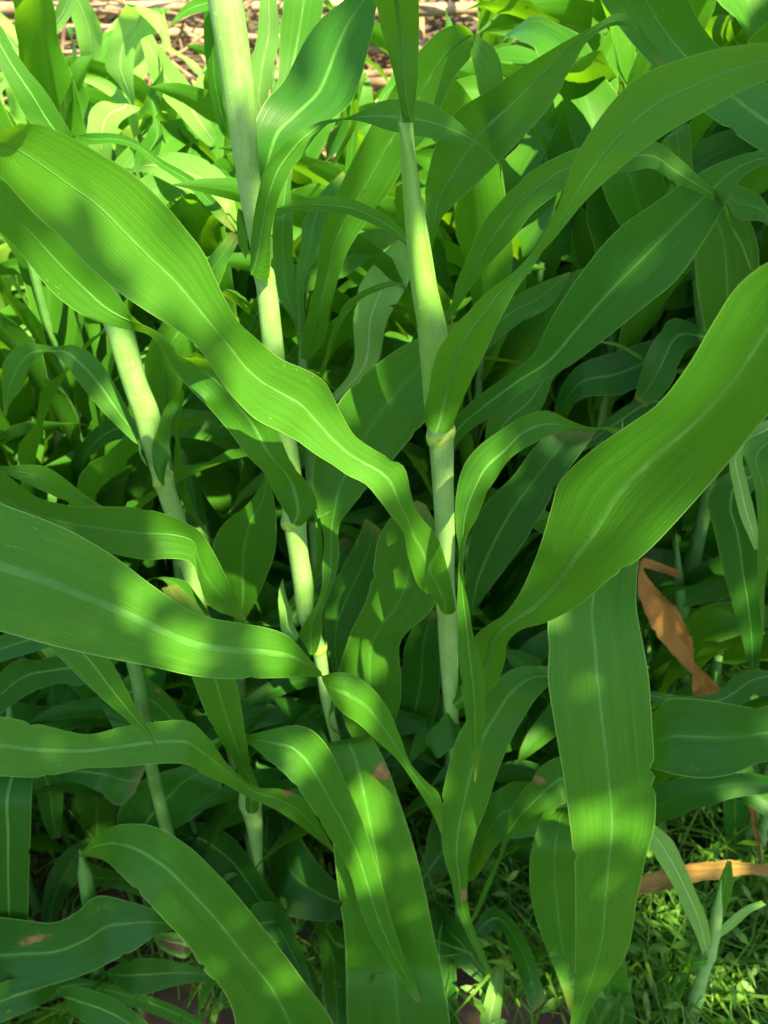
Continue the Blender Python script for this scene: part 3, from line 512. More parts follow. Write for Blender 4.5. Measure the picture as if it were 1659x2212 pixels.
# --- plant H : behind, left of the centre-left stalk
pH = plant(520, 1340, .85, 'maize plant behind the centre left stalk with a bluish pointed blade half in the sun', group=G_NEAR)
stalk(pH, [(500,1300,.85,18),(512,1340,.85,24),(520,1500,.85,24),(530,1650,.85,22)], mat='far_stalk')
blade(pH, [(512,1345,525,1345,.84),(497,1292,550,1302,.82),(470,1240,576,1245,.80),(460,1180,594,1190,.79),(488,1126,597,1125,.79),(532,1093,594,1090),(562,1050,587,1050),(578,1005,582,1005,.8)], sink=.07)
blade(pH, [(505,1350,515,1350,.86),(470,1320,500,1330,.90),(430,1200,470,1230,.95),(400,1100,450,1140,1.0),(385,1010,430,1050),(380,960,395,970,1.05)], mat='dark_leaf')
blade(pH, [(515,1345,525,1345,.86),(600,1330,650,1350,.90),(640,1280,690,1290,.92),(690,1220,745,1235,.95),(740,1160,765,1170,.98)], mat='dark_leaf')
# --- plant I : bluish blade between A and T
pI = plant(350, 900, .90, 'maize plant behind the left stalk with a smooth bluish blade rising to the right', group=G_NEAR)
stalk(pI, [(350,880,.92,22),(356,940,.92,26),(375,1100,.92,26),(390,1250,.92,24)], mat='far_stalk')
blade(pI, [(348,905,362,910,.91),(330,860,385,865,.90),(312,800,400,800,.89),(320,750,420,745,.88),(360,685,450,690,.88),(400,620,470,625,.88),(440,570,490,575,.88),(500,500,520,510,.9)], sink=.08)
blade(pI, [(352,930,345,945,.93),(240,900,230,960,1.0),(190,940,185,1000,1.0),(150,1010,200,1040),(165,1060,200,1070,1.05)], mat='dark_leaf')
blade(pI, [(355,920,365,910,.93),(430,840,450,800,.95),(500,760,530,730,1.0),(550,680,560,670,1.02)], mat='dark_leaf')
# --- plant U : out of frame upper right
pU = plant(1900, 700, .80, 'maize plant beyond the right edge, its wide blade crossing the top right corner', group=G_NEAR)
stalk(pU, [(1850,200,.80,40),(1870,500,.80,40),(1900,900,.80,36)])
blade(pU, [(1840,420,1850,370,.80),(1720,365,1745,250,.79),(1623,312,1675,195,.78),(1527,246,1615,145,.77),(1417,150,1553,100,.76),(1340,62,1513,50,.755),(1290,-10,1487,0,.75),(1240,-90,1420,-80,.74),(1220,-180,1330,-170,.73)], sink=.05, mat='dark_leaf', ribw=1.2)
blade(pU, [(1860,640,1862,660,.80),(1760,560,1760,600,.85),(1690,500,1700,560),(1640,420,1650,480,.86),(1590,400,1590,470),(1572,395,1562,420,.87)], sink=.08)
# right hand hanging blades
pV = plant(1750, 1100, .80, 'maize plant beyond the right edge with narrow blades hanging in the shade', group=G_NEAR)
stalk(pV, [(1760,700,.82,34),(1760,1000,.82,34),(1755,1400,.82,30)])
blade(pV, [(1740,950,1745,970,.80),(1660,930,1690,960,.74),(1604,972,1670,1000,.70),(1625,1030,1668,1050,.68),(1637,1120,1664,1120),(1636,1220,1656,1220,.67),(1642,1320,1649,1320),(1647,1351,1648,1351,.66)], sink=.15)
blade(pV, [(1742,930,1748,945,.84),(1680,900,1690,930,.80),(1620,930,1640,960,.78),(1578,985,1606,980,.77),(1584,1050,1615,1045),(1599,1115,1630,1104,.76),(1620,1165,1638,1150),(1630,1188,1637,1187,.76)], mat='sunlit_leaf', sink=.1)
blade(pV, [(1745,1000,1750,1020,.84),(1640,1000,1660,1040,.84),(1560,1030,1620,1070,.83),(1528,1080,1630,1110),(1542,1141,1645,1180),(1562,1232,1650,1260,.82),(1590,1330,1650,1350),(1612,1420,1640,1420),(1622,1500,1625,1500,.82)], mat='dark_leaf', sink=.08)
blade(pV, [(1752,1250,1756,1270,.86),(1660,1180,1680,1240,.9),(1560,1200,1570,1290,.94),(1480,1240,1490,1310),(1440,1300,1445,1320,.96)], mat='dark_leaf', sink=.08)
# --- plant W : behind the right side, upper
pW = plant(1480, 700, .95, 'maize plant in the shade at the upper right with broad upright ribbed blades', group=G_NEAR)
stalk(pW, [(1490,380,.98,20),(1500,520,.98,26),(1525,760,.98,28),(1540,950,.98,28)], mat='far_stalk')
blade(pW, [(1545,900,1560,900,.96),(1535,780,1610,780,.93),(1520,694,1625,690,.91),(1505,620,1640,600,.90),(1500,550,1635,520),(1490,490,1610,460,.90),(1470,430,1560,410,.91),(1450,370,1480,365,.93)], sink=.06)
blade(pW, [(1500,600,1512,605,.97),(1400,560,1470,590,.98),(1330,470,1450,470,.97),(1300,400,1430,380,.96),(1290,330,1390,320),(1300,270,1350,265,.97)], sink=.06, mat='dark_leaf')
blade(pW, [(1492,440,1500,450,.96),(1440,380,1465,350,.92),(1425,320,1450,290,.88),(1436,301,1487,268,.86),(1447,350,1494,330,.85),(1458,396,1498,380),(1480,444,1505,433),(1496,480,1506,478),(1503,524,1504,524,.85)], sink=.12)
blade(pW, [(1535,720,1545,740,.97),(1450,690,1480,760,.95),(1400,760,1450,830,.93),(1370,860,1395,880,.93)], sink=.1, mat='dark_leaf')
blade(pW, [(1525,800,1535,815,.96),(1420,790,1430,800,.95),(1370,760,1380,775,.94),(1330,740,1340,752),(1295,737,1297,740,.94)], sink=.12)
blade(pW, [(1530,850,1535,870,.97),(1460,860,1470,880,.96),(1400,850,1420,885,.95),(1320,900,1340,930,.95),(1250,960,1262,975,.95)], sink=.12, mat='dark_leaf')
blade(pW, [(1515,700,1525,715,.99),(1330,760,1350,850,1.0),(1250,790,1260,860,1.0),(1210,840,1225,900),(1195,900,1225,930,1.02)], sink=.08, mat='dark_leaf')
# withered blades
pY = plant(1500, 1300, .92, 'half withered maize plant at the lower right with curled brown dead blades among green stems', group=G_NEAR)
stalk(pY, [(1460,1150,.95,24),(1470,1300,.95,24),(1480,1500,.95,24),(1490,1800,.95,24)], mat='far_stalk')
stalk(pY, [(1560,1330,.95,20),(1545,1450,.95,24),(1535,1560,.95,24),(1520,1700,.95,22)], mat='far_stalk', name='side_stalk')
blade(pY, [(1475,1250,1468,1230,.93),(1378,1240,1385,1215,.86),(1381,1291,1417,1269,.85),(1403,1350,1465,1313,.845),(1436,1397,1487,1357,.84),(1475,1440,1500,1400,.84),(1497,1462,1507,1440,.84,.02),(1494,1480,1535,1458,.84),(1498,1504,1557,1489,.845),(1520,1530,1570,1515,.85),(1560,1560,1580,1550,.86)], mat='dry_leaf', wave=.09, sink=.2, rib=False)
blade(pY, [(1700,1900,1700,1860,.64),(1656,1895,1659,1868,.635),(1610,1890,1620,1863,.63),(1546,1903,1560,1858,.625),(1472,1914,1490,1864,.62),(1417,1928,1440,1875,.62),(1373,1940,1388,1890,.615),(1300,1970,1310,1940,.61)], mat='pale_dry_leaf', wave=.09, sink=.1, rib=False)
blade(pY, [(1640,1880,1655,1880,.79),(1628,1800,1640,1790,.80),(1615,1740,1625,1735),(1610,1720,1612,1718,.81)], mat='dry_leaf', rib=False)
blade(pY, [(1300,2010,1300,2000,.78),(1180,1970,1185,1940,.78),(1120,2010,1128,1975,.78),(1100,2080,1108,2040),(1080,2110,1084,2100,.79)], mat='dry_leaf', rib=False, wave=.05)
blade(pY, [(1480,1560,1485,1570,.93),(1560,1630,1600,1600,.85),(1550,1672,1642,1668,.82),(1562,1740,1615,1750,.81),(1568,1810,1612,1815),(1572,1860,1600,1862,.81)], mat='dark_leaf', sink=.08)
blade(pY, [(1540,1300,1548,1310,.96),(1590,1250,1620,1290,.98),(1615,1330,1650,1340),(1620,1400,1640,1400,1.0)], mat='dark_leaf')
# small sprout
pZ = plant(1505, 2153, 0.521, 'small maize sprout with a knotted yellow-green stem at the lower right among weeds', group=G_NEAR)
stalk(pZ, [(1558,1900,0.538,16),(1550,1960,0.538,22),(1544,2010,0.538,26),(1531,2061,0.538,28),(1520,2100,0.538,24),(1505,2153,0.538,28),(1490,2200,0.538,26)], nodes=[(0,2061),(0,2150)], mat='stalk')
blade(pZ, [(1518,2062,1538,2050,0.529),(1505,2024,1534,2024,0.521),(1480,1970,1527,1985,0.512),(1454,1914,1502,1925,0.508),(1425,1865,1475,1860,0.504),(1395,1825,1450,1812,0.504),(1360,1780,1400,1770,0.504)], mat='sunlit_leaf', sink=.14)
blade(pZ, [(1525,2085,1536,2070,0.529),(1490,2100,1500,2070,0.504),(1466,2120,1490,2110,.58),(1448,2165,1470,2160,.57),(1440,2215,1450,2215,.56)], mat='leaf', sink=.14)
blade(pZ, [(1540,2020,1550,2030,0.533),(1575,1985,1585,2005,0.538),(1610,1958,1622,1972),(1645,1945,1655,1955,0.554)], mat='sunlit_leaf', sink=.14)
blade(pZ, [(1538,1985,1556,1990,0.538),(1540,1950,1575,1950,0.542),(1552,1905,1584,1905,0.546),(1570,1860,1580,1860,0.554)], mat='leaf', sink=.12)
# small plants at the bottom centre-right
pX = plant(1130, 2212, .60, 'young maize plant at the bottom edge with thin pointed blades beside a drooping tip', group=G_NEAR)
stalk(pX, [(1080,2100,.66,18),(1090,2180,.66,22),(1098,2260,.66,22)], mat='far_stalk')
blade(pX, [(1086,2200,1096,2205,.65),(1040,2212,1080,2230,.64),(1050,2150,1085,2160,.64),(1072,2080,1090,2085,.64),(1090,2060,1092,2060,.64)], mat='sunlit_leaf')
blade(pX, [(1096,2180,1102,2170,.65),(1130,2100,1190,2110,.65),(1110,2010,1200,2010,.66),(1150,1960,1180,1955,.68)], mat='dark_leaf')
blade(pX, [(1084,2130,1076,2150,.66),(1000,2000,985,2080,.68),(960,1960,930,2010,.7),(940,1900,920,1920,.72)], mat='dark_leaf')
blade(pX, [(1070,2150,1085,2155,.67),(1020,2050,1070,2060,.69),(1000,1980,1060,1960),(1020,1900,1050,1900,.72)], mat='dark_leaf')
pO = plant(640, 2050, .74, 'low dark-bladed maize plant at the bottom edge left of the hanging scorched blade', group=G_NEAR)
stalk(pO, [(640,1900,.74,16),(645,1980,.74,20),(655,2080,.74,20)], mat='far_stalk')
blade(pO, [(640,2010,652,2010,.735),(640,1960,700,1980,.70),(660,1960,745,2030,.67),(690,2040,760,2110,.64),(700,2140,760,2200,.62),(715,2260,740,2270,.61)], mat='dark_leaf', sink=.08)
blade(pO, [(636,2000,648,2010,.74),(590,1950,610,2030,.72),(540,1960,545,2060),(490,2030,480,2110,.70),(440,2130,430,2190),(420,2240,415,2250,.68)], mat='dark_leaf', sink=.08)
blade(pO, [(640,2060,652,2060,.73),(600,2080,680,2100,.70),(580,2150,700,2170,.67),(590,2230,700,2240,.65),(620,2300,680,2300,.64)], mat='dark_leaf', sink=.08)
blade(pO, [(632,1960,642,1960,.75),(560,1870,600,1860,.78),(540,1790,610,1790,.80),(560,1710,610,1720,.82),(590,1660,600,1660,.83)], mat='dark_leaf', sink=.08)
pE = plant(150, 2180, .66, 'low maize plant in the bottom left corner, crossed dark blades under the brown-spotted one', group=G_NEAR)
stalk(pE, [(120,2050,.68,16),(125,2110,.68,20),(135,2200,.68,20)], mat='far_stalk')
blade(pE, [(118,2130,130,2132,.67),(60,2110,80,2175,.65),(-10,2130,0,2210,.63),(-80,2200,-60,2250,.62)], mat='dark_leaf', sink=.08)
blade(pE, [(122,2150,134,2150,.67),(150,2130,170,2200,.65),(230,2150,235,2230,.63),(320,2210,310,2270,.62),(380,2280,375,2290,.61)], mat='dark_leaf', sink=.08)
blade(pE, [(118,2180,130,2180,.66),(80,2200,150,2215,.64),(60,2270,150,2290,.62),(90,2340,120,2340,.61)], mat='leaf', sink=.08)
blade(pE, [(120,2090,130,2090,.69),(90,1960,130,1960,.72),(110,1880,170,1900,.74),(150,1830,190,1850,.76),(190,1810,200,1815,.78)], mat='dark_leaf', sink=.08)
pI2 = plant(1010, 2100, .78, 'low maize plant at the bottom between the scorched blade and the drooping thin tip', group=G_NEAR)
stalk(pI2, [(1000,1900,.80,16),(1004,1990,.80,20),(1008,2120,.80,20)], mat='far_stalk')
blade(pI2, [(1000,2010,1012,2012,.79),(960,1950,1000,1960,.76),(925,1980,985,2020,.73),(915,2080,985,2100,.70),(930,2180,990,2180,.68),(960,2250,975,2250,.67)], mat='dark_leaf', sink=.08)
blade(pI2, [(1002,2040,1014,2040,.79),(1060,1960,1080,2010,.76),(1110,1990,1105,2060,.74),(1150,2060,1130,2130,.72),(1180,2160,1150,2190,.70)], mat='dark_leaf', sink=.08)
blade(pI2, [(1000,1960,1010,1960,.80),(980,1850,1030,1850,.84),(985,1760,1040,1760,.87),(1010,1690,1040,1690,.89),(1030,1640,1035,1640,.9)], mat='dark_leaf', sink=.08)
# --- upper left, sunlit plants farther back
pS = plant(290, 420, 1.35, 'sunlit maize plant at the upper left with a peaked blade folded over like a tent', group='sunlit maize plants at the upper left')
stalk(pS, [(290,230,1.35,16),(294,300,1.35,18),(305,450,1.35,20),(320,650,1.35,20)], mat='far_stalk')
blade(pS, [(288,240,296,238,1.34),(262,190,292,215,1.33),(228,147,288,160,1.32),(238,90,300,90,1.31),(256,37,335,70,1.30),(272,8,338,55,1.29,.04),(285,14,350,30,1.28),(345,75,352,20,1.27),(352,100,362,60),(370,118,372,112,1.26)], mat='sunlit_leaf', sink=.1)
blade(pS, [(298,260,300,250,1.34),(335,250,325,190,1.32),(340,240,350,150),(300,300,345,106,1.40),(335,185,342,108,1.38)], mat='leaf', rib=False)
blade(pS, [(290,300,300,290,1.33),(262,235,300,232,1.30),(225,218,300,238,1.28),(195,240,262,262,1.27),(188,300,246,300,1.26),(205,350,240,345,1.27)], mat='sunlit_leaf', sink=.1)
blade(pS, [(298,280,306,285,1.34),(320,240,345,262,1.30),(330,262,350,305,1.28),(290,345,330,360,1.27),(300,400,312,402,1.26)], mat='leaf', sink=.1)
blade(pS, [(296,250,288,252,1.36),(255,190,240,210,1.36),(210,165,190,180,1.37),(150,163,150,172,1.37),(90,174,88,178,1.38)], mat='sunlit_leaf', sink=.25, rib=False)
blade(pS, [(455,318,469,300,1.45),(425,290,455,262,1.43),(385,245,430,210,1.42),(332,187,385,150,1.41),(315,130,345,100,1.40),(300,70,320,60,1.40)], mat='sunlit_leaf', sink=.04)
pT = plant(120, 420, 1.5, 'sunlit maize plant near the top left corner with two upright blades crossing', group='sunlit maize plants at the upper left')
stalk(pT, [(190,180,1.5,14),(185,290,1.5,18),(190,400,1.5,20),(200,560,1.5,20)], mat='far_stalk')
blade(pT, [(180,290,190,290,1.49),(135,240,185,240,1.48),(100,185,140,170,1.47),(90,176,112,150,1.46)], mat='sunlit_leaf')
blade(pT, [(180,300,170,300,1.5),(120,260,110,180,1.45),(70,110,110,110,1.42),(75,60,120,70,1.40),(58,20,118,20,1.38),(55,-60,100,-60,1.36)], mat='sunlit_leaf', sink=.05)
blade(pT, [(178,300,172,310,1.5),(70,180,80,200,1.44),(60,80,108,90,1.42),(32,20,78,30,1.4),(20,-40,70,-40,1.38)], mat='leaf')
blade(pT, [(80,170,95,175,1.40),(68,125,95,125,1.39),(85,70,120,80,1.37),(120,20,155,30,1.35),(140,-40,175,-30,1.33)], mat='sunlit_leaf')
blade(pT, [(190,260,198,262,1.5),(176,161,209,158,1.48),(172,110,222,81,1.46),(150,22,205,26,1.44),(130,-30,170,-30,1.43)], mat='sunlit_leaf', sink=.05)
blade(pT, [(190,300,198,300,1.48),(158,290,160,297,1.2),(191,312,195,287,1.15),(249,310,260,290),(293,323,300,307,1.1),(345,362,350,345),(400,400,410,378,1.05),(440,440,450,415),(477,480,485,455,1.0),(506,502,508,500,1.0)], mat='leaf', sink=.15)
blade(pT, [(200,400,205,398,1.48),(290,372,290,360,1.3),(330,378,335,336,1.2),(385,405,395,330,1.15),(440,430,455,352,1.12),(490,470,495,395,1.1),(512,500,516,480,1.1)], mat='sunlit_leaf', sink=.08)
blade(pT, [(195,350,200,345,1.5),(230,300,190,320,1.45),(255,345,190,350,1.42),(260,400,225,410,1.4)], mat='leaf')
pQ = plant(610, 420, 1.25, 'maize plant right behind the centre left stalk with narrow upright blades in sun and shade', group='sunlit maize plants at the upper left')
stalk(pQ, [(590,60,1.25,14),(590,200,1.25,18),(592,420,1.25,20),(598,700,1.25,22)], mat='far_stalk')
blade(pQ, [(582,260,594,260,1.24),(548,250,580,230,1.22),(540,150,590,150,1.2),(555,80,604,80,1.19),(560,20,600,20,1.18),(565,-60,590,-60,1.17)], mat='sunlit_leaf', sink=.06)
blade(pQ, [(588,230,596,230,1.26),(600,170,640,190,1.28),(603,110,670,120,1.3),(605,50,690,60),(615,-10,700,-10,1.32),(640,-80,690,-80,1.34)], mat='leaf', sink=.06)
blade(pQ, [(586,240,592,240,1.24),(500,150,530,150,1.2),(480,80,520,60,1.18),(485,20,510,0),(500,-60,510,-60,1.16)], mat='leaf')
blade(pQ, [(590,330,596,330,1.24),(490,300,520,320,1.22),(455,200,480,210,1.2),(443,120,475,110),(440,50,470,40,1.18),(450,-30,460,-30,1.18)], mat='dark_leaf')
blade(pQ, [(588,120,592,130,1.25),(500,-10,510,10,1.2),(440,-10,450,22,1.15),(400,10,410,32,1.12),(380,35,386,45,1.1),(362,60,364,62,1.1)], mat='leaf')
blade(pQ, [(604,520,610,520,1.2),(760,260,772,262,1.1),(765,180,778,182,1.05),(780,160,790,165,1.05)], mat='leaf', rib=False)
blade(pQ, [(730,600,740,600,1.15),(740,420,760,420,1.15),(752,300,772,300),(760,220,776,220,1.15),(790,155,792,157,1.15)], mat='leaf')
# ================================================================== the field behind : whole plants, copied
def make_plant_proto(seed, height, nleaf, spread=1.0, arch=1.0, young=False):  # young: narrower blades in the paler colour that has sunlight put into it
    r = random.Random(seed); parts = []
    lean = (r.uniform(-.05, .05), r.uniform(-.05, .05))
    pts = [np.array([lean[0] * (z / height) ** 1.5, lean[1] * (z / height) ** 1.5, z - 0.02]) for z in np.linspace(0, height * .86, 16)]
    rad = [0.0135 * (1 - .55 * i / 15) * (1 + .12 * (i % 3 == 0)) for i in range(16)]
    V, F, UV = tube(pts, rad, 10); me = mesh('stalk', V, F, UV); me.materials.append(M['far_stalk']); parts.append(('stalk', me))
    az0 = r.uniform(0, 6.28)
    for i in range(nleaf):
        f = (i + .6) / nleaf; z0 = height * (.10 + .74 * f); az = az0 + math.pi * i + r.uniform(-.55, .55)
        ln = (0.50 + .28 * math.sin(math.pi * min(1, f + .15))) * r.uniform(.85, 1.15) * spread; wm = r.uniform(.080, .108) * (.75 if height < .5 else (.78 if young else 1)) * (1 - .25 * abs(f - .5))
        el = math.radians(r.uniform(62, 80) + 6 * f); curv = r.uniform(1.3, 3.3) * arch * (1.15 - .55 * f)
        n = 22; c = np.array([lean[0] * (z0 / height) ** 1.5, lean[1] * (z0 / height) ** 1.5, z0]); dirh = np.array([math.cos(az), math.sin(az), 0.])
        a = el; P = []; T = []
        tw = r.uniform(-.9, .9); azc = r.uniform(-.5, .5)
        for k in range(n):
            s = k / (n - 1); P.append(c.copy()); h = np.array([math.cos(az + azc * s), math.sin(az + azc * s), 0.])
            t = h * math.cos(a) + np.array([0, 0, math.sin(a)]); T.append(t); c = c + t * ln / (n - 1); a -= curv * (0.25 + 1.3 * s) / (n - 1); a = max(a, -1.45)
        V = []; F = []; UV = []; nu = 6; ph = r.uniform(0, 6)
        for k in range(n):
            s = k / (n - 1); wdt = wm * min(1, .45 + s * 3.2) * (1 - s ** 2.6) ** .8 + .001
            side = np.cross(T[k], [0, 0, 1.]); side /= max(1e-6, np.linalg.norm(side)); nn = np.cross(side, T[k])
            ang = tw * s * s * 2.2; sd = side * math.cos(ang) + nn * math.sin(ang); n2 = nn * math.cos(ang) - side * math.sin(ang)
            for j in range(nu + 1):
                u = j / nu; q = 2 * u - 1
                off = .14 * wdt * abs(q) ** 1.3 + .10 * wdt * abs(q) ** 2.5 * math.sin(s * ln / .11 * 6.28 + ph + (2 if q > 0 else 0)) * min(1, s * 4)
                V.append(P[k] + sd * q * wdt / 2 + n2 * off); UV.append((u, s * ln))
        for k in range(n - 1):
            for j in range(nu): F.append((k*(nu+1)+j, k*(nu+1)+j+1, (k+1)*(nu+1)+j+1, (k+1)*(nu+1)+j))
        me = mesh('leaf', V, F, UV); me.materials.append(M['sunlit_leaf'] if young and f > .3 else (M['leaf'] if (f > .25 and height > .5) else M['dark_leaf'])); parts.append(('leaf', me))
    return parts
protos = [make_plant_proto(11, 1.35, 11), make_plant_proto(12, 1.25, 10, 1.05, 1.15), make_plant_proto(13, 1.45, 12, .95, .9), make_plant_proto(14, 1.15, 9, 1.0, 1.0),
          make_plant_proto(15, 1.55, 12, 1.05, 1.0), make_plant_proto(16, 1.3, 11, .9, 1.3), make_plant_proto(17, .75, 8, .8, 1.1), make_plant_proto(18, .6, 7, .75, 1.2), make_plant_proto(19, .42, 8, .72, .8), make_plant_proto(20, .36, 8, .68, 1.0),
          make_plant_proto(21, 1.3, 12, 1.0, 1.0, True), make_plant_proto(22, 1.2, 11, 1.1, 1.2, True), make_plant_proto(23, 1.4, 12, .95, .9, True)]
def clear_of_near(k, x, y, rz, sc):
    ca, sa = math.cos(rz) * sc, math.sin(rz) * sc
    for nm, me in protos[k]:
        co = np.zeros(len(me.vertices) * 3); me.vertices.foreach_get('co', co); co = co.reshape(-1, 3)
        X = co[:, 0] * ca - co[:, 1] * sa + x; Y = co[:, 0] * sa + co[:, 1] * ca + y; Z = co[:, 2] * sc
        lim = np.clip(.50 + (Z - .30) * 1.3, .50, .84)
        d = np.stack([X, Y, Z], 1) - CP; z = d @ FW
        px = W0 / 2 + FP * (d @ RT) / np.maximum(z, .05); py = H0 / 2 - FP * (d @ UP) / np.maximum(z, .05)
        if np.any((Y < lim) & (px > -40) & (px < W0 + 40) & (py > -40) & (py < H0 + 40) & (z > .05)): return False
        if np.any((np.linalg.norm(d, axis=1) < .35)): return False
    return True
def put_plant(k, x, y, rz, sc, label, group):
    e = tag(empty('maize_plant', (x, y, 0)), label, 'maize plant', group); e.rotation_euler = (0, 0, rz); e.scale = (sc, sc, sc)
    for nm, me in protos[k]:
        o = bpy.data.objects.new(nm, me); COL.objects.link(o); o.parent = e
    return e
rf = random.Random(5); placed = []
def ok(x, y, d):
    return all((x - a) ** 2 + (y - b) ** 2 > d * d for a, b in placed)
ORD = 'first second third fourth fifth sixth seventh eighth ninth tenth eleventh twelfth thirteenth fourteenth fifteenth sixteenth seventeenth eighteenth nineteenth twentieth'.split()
ORD += ['twenty-' + o for o in ORD[:9]] + ['thirtieth'] + ['thirty-' + o for o in ORD[:9]] + ['fortieth'] + ['forty-' + o for o in ORD[:9]] + ['fiftieth']
ZONE = [ # xmin,xmax,ymin,ymax,count,kinds,scale,label,group
 (-2.0, -0.40, 1.62, 2.3, 18, (10, 11, 12), (.82, 1.0), 'sunlit maize in the open patch before the stick fence', 'sunlit maize plants before the fence'),
 (-2.2, 0.3, 2.3, 2.9, 12, (10, 11, 12), (.72, .90), 'bright maize plant in the row right against the stick fence', 'maize plants against the fence'),
 (-0.55, 0.30, 1.0, 2.0, 30, (0, 1, 5, 3), (.82, 1.02), 'maize plant in the rows behind the two tall stalks', 'maize plants in the middle rows'),
 (0.20, 0.62, .98, 1.3, 9, (0, 2, 4, 1, 5), (.95, 1.15), 'maize plant close behind the centre stalk in deep shade', 'maize plants close behind the centre stalk'),
 (0.35, 1.7, 1.28, 2.0, 34, (0, 2, 4, 1, 5), (.98, 1.18), 'maize plant in the shaded dense rows at the right', 'maize plants in the dense right rows'),
 (0.3, 2.4, 1.8, 3.0, 24, (2, 4, 12), (.90, 1.1), 'maize plant in the last rows at the upper right', 'maize plants in the last right rows'),
 (-1.2, -0.35, .80, 1.4, 16, (6, 7, 3), (.85, 1.15), 'knee-high maize plant in the gap beside the left stalk', 'low maize plants in the gaps'),
 (-0.45, 0.55, .72, 1.2, 20, (6, 7), (.8, 1.1), 'knee-high maize in the shade under the tall ones', 'low maize plants under the tall ones'),
 (-0.8, 0.42, .57, .98, 46, (8, 9), (.85, 1.25), 'ankle-high broad-bladed maize in the deep shade at the bottom', 'lowest maize plants in deep shade'),
]
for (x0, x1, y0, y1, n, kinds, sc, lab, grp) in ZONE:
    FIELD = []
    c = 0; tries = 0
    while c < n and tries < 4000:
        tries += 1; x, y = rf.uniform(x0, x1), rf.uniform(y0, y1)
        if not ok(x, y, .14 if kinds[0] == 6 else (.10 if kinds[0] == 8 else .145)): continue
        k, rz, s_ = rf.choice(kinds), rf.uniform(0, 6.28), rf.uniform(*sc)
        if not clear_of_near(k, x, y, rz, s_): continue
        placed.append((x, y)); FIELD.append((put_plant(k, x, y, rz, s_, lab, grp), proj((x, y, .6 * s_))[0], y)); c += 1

    FIELD.sort(key=lambda q: q[1])
    for i_, q in enumerate(FIELD): q[0]['label'] = ORD[min(i_, len(ORD) - 1)] + ' from the left, ' + lab
# ================================================================== ground, litter, weeds
def ground_z(x, y): return 0.035 * (mnoise.noise(Vector((x * 1.3, y * 1.3, 0))) + .5 * mnoise.noise(Vector((x * 4, y * 4, 3)))) - 0.02
V = []; F = []; gx = np.concatenate([np.linspace(-60, -5, 10), np.linspace(-4.6, 4.6, 100), np.linspace(5, 60, 10)]); gy = np.concatenate([np.linspace(-40, -3, 7), np.linspace(-2.7, 6.5, 100), np.linspace(7, 90, 12)])
for yy in gy:
    for xx in gx: V.append((xx, yy, ground_z(xx, yy) if abs(xx) < 4.7 and -2.8 < yy < 6.6 else -0.03))
nx = len(gx)
for j in range(len(gy) - 1):
    for i in range(nx - 1): F.append((j*nx+i, j*nx+i+1, (j+1)*nx+i+1, (j+1)*nx+i))
tag(link('ground', mesh('ground', V, F), M['soil']), 'bare brown field soil under the maize', kind='structure')
def scatter(name, n, region, mat, maker, label):
    V = []; F = []; r = random.Random(hash(name) % 1000 if False else len(name) * 31)
    for _ in range(n):
        x, y = region(r)
        v, f = maker(r, x, y, ground_z(x, y)); b = len(V); V += v; F += [tuple(i + b for i in q) for q in f]
    return tag(link(name, mesh(name, V, F, smooth=False), mat), label, kind='stuff')
def blade_w(r, x, y, z):
    h = r.uniform(.04, .24) ; a = r.uniform(0, 6.28); b = r.uniform(.2, 1.2); w2 = r.uniform(.0010, .0042); dx, dy = math.cos(a), math.sin(a)
    p = [(x, y, z), (x + dx*h*b*.35, y + dy*h*b*.35, z + h*.6), (x + dx*h*b, y + dy*h*b, z + h*(1 - .35*b))]
    sx, sy = -dy * w2, dx * w2
    return [(p[0][0]-sx, p[0][1]-sy, p[0][2]), (p[0][0]+sx, p[0][1]+sy, p[0][2]), (p[1][0]-sx, p[1][1]-sy, p[1][2]), (p[1][0]+sx, p[1][1]+sy, p[1][2]), p[2]], [(0,1,3,2), (2,3,4)]
def sprig(r, x, y, z):
    V = []; F = []; a = r.uniform(0, 6.28); ln = r.uniform(.05, .26); lean = r.uniform(.1, 1.1); c = np.array([x, y, z]); n = r.randint(4, 8)
    h = np.array([math.cos(a), math.sin(a), 0.]); side = np.array([-h[1], h[0], 0.]) * .0011; up = 1.45
    for k in range(n):
        d = h * math.cos(up) + np.array([0, 0, math.sin(up)]); up -= lean / n * 1.3; q = c + d * ln / n
        b = len(V); V += [tuple(c - side), tuple(c + side), tuple(q + side * .8), tuple(q - side * .8)]; F.append((b, b+1, b+2, b+3)); c = q
        al = a + (1.3 if k % 2 else -1.3) + r.uniform(-.6, .6); tl = r.uniform(-.3, .7); l = r.uniform(.014, .045); wv = l * r.uniform(.09, .20)
        e = np.array([math.cos(al) * math.cos(tl), math.sin(al) * math.cos(tl), math.sin(tl)]); s = np.array([-math.sin(al), math.cos(al), r.uniform(-.5, .5)]) * wv; b = len(V)
        V += [tuple(c), tuple(c + e*l*.3 + s), tuple(c + e*l*.68 + s*.75 - [0, 0, l*.04]), tuple(c + e*l - [0, 0, l*.18]), tuple(c + e*l*.68 - s*.75 - [0, 0, l*.04]), tuple(c + e*l*.3 - s)]; F += [(b, b+1, b+2), (b, b+2, b+4), (b+2, b+3, b+4), (b, b+4, b+5)]
    return V, F
def regA(r):
    while True:
        p = regB(r)
        if p[1] < .565 and abs(p[0]) < .42: continue
        if mnoise.noise(Vector((p[0] * 9, p[1] * 9, 5.0))) > r.uniform(-.35, .25): return p
def regB(r):
    if r.random() < .55: return r.uniform(.1, 1.9), .35 + 2.0 * r.random()
    return r.uniform(-1.2, 1.6), .3 + 2.4 * r.random() ** 1.3
scatter('grass', 22000, regA, M['weed'], blade_w, 'thin weedy grass on the ground between the maize plants')
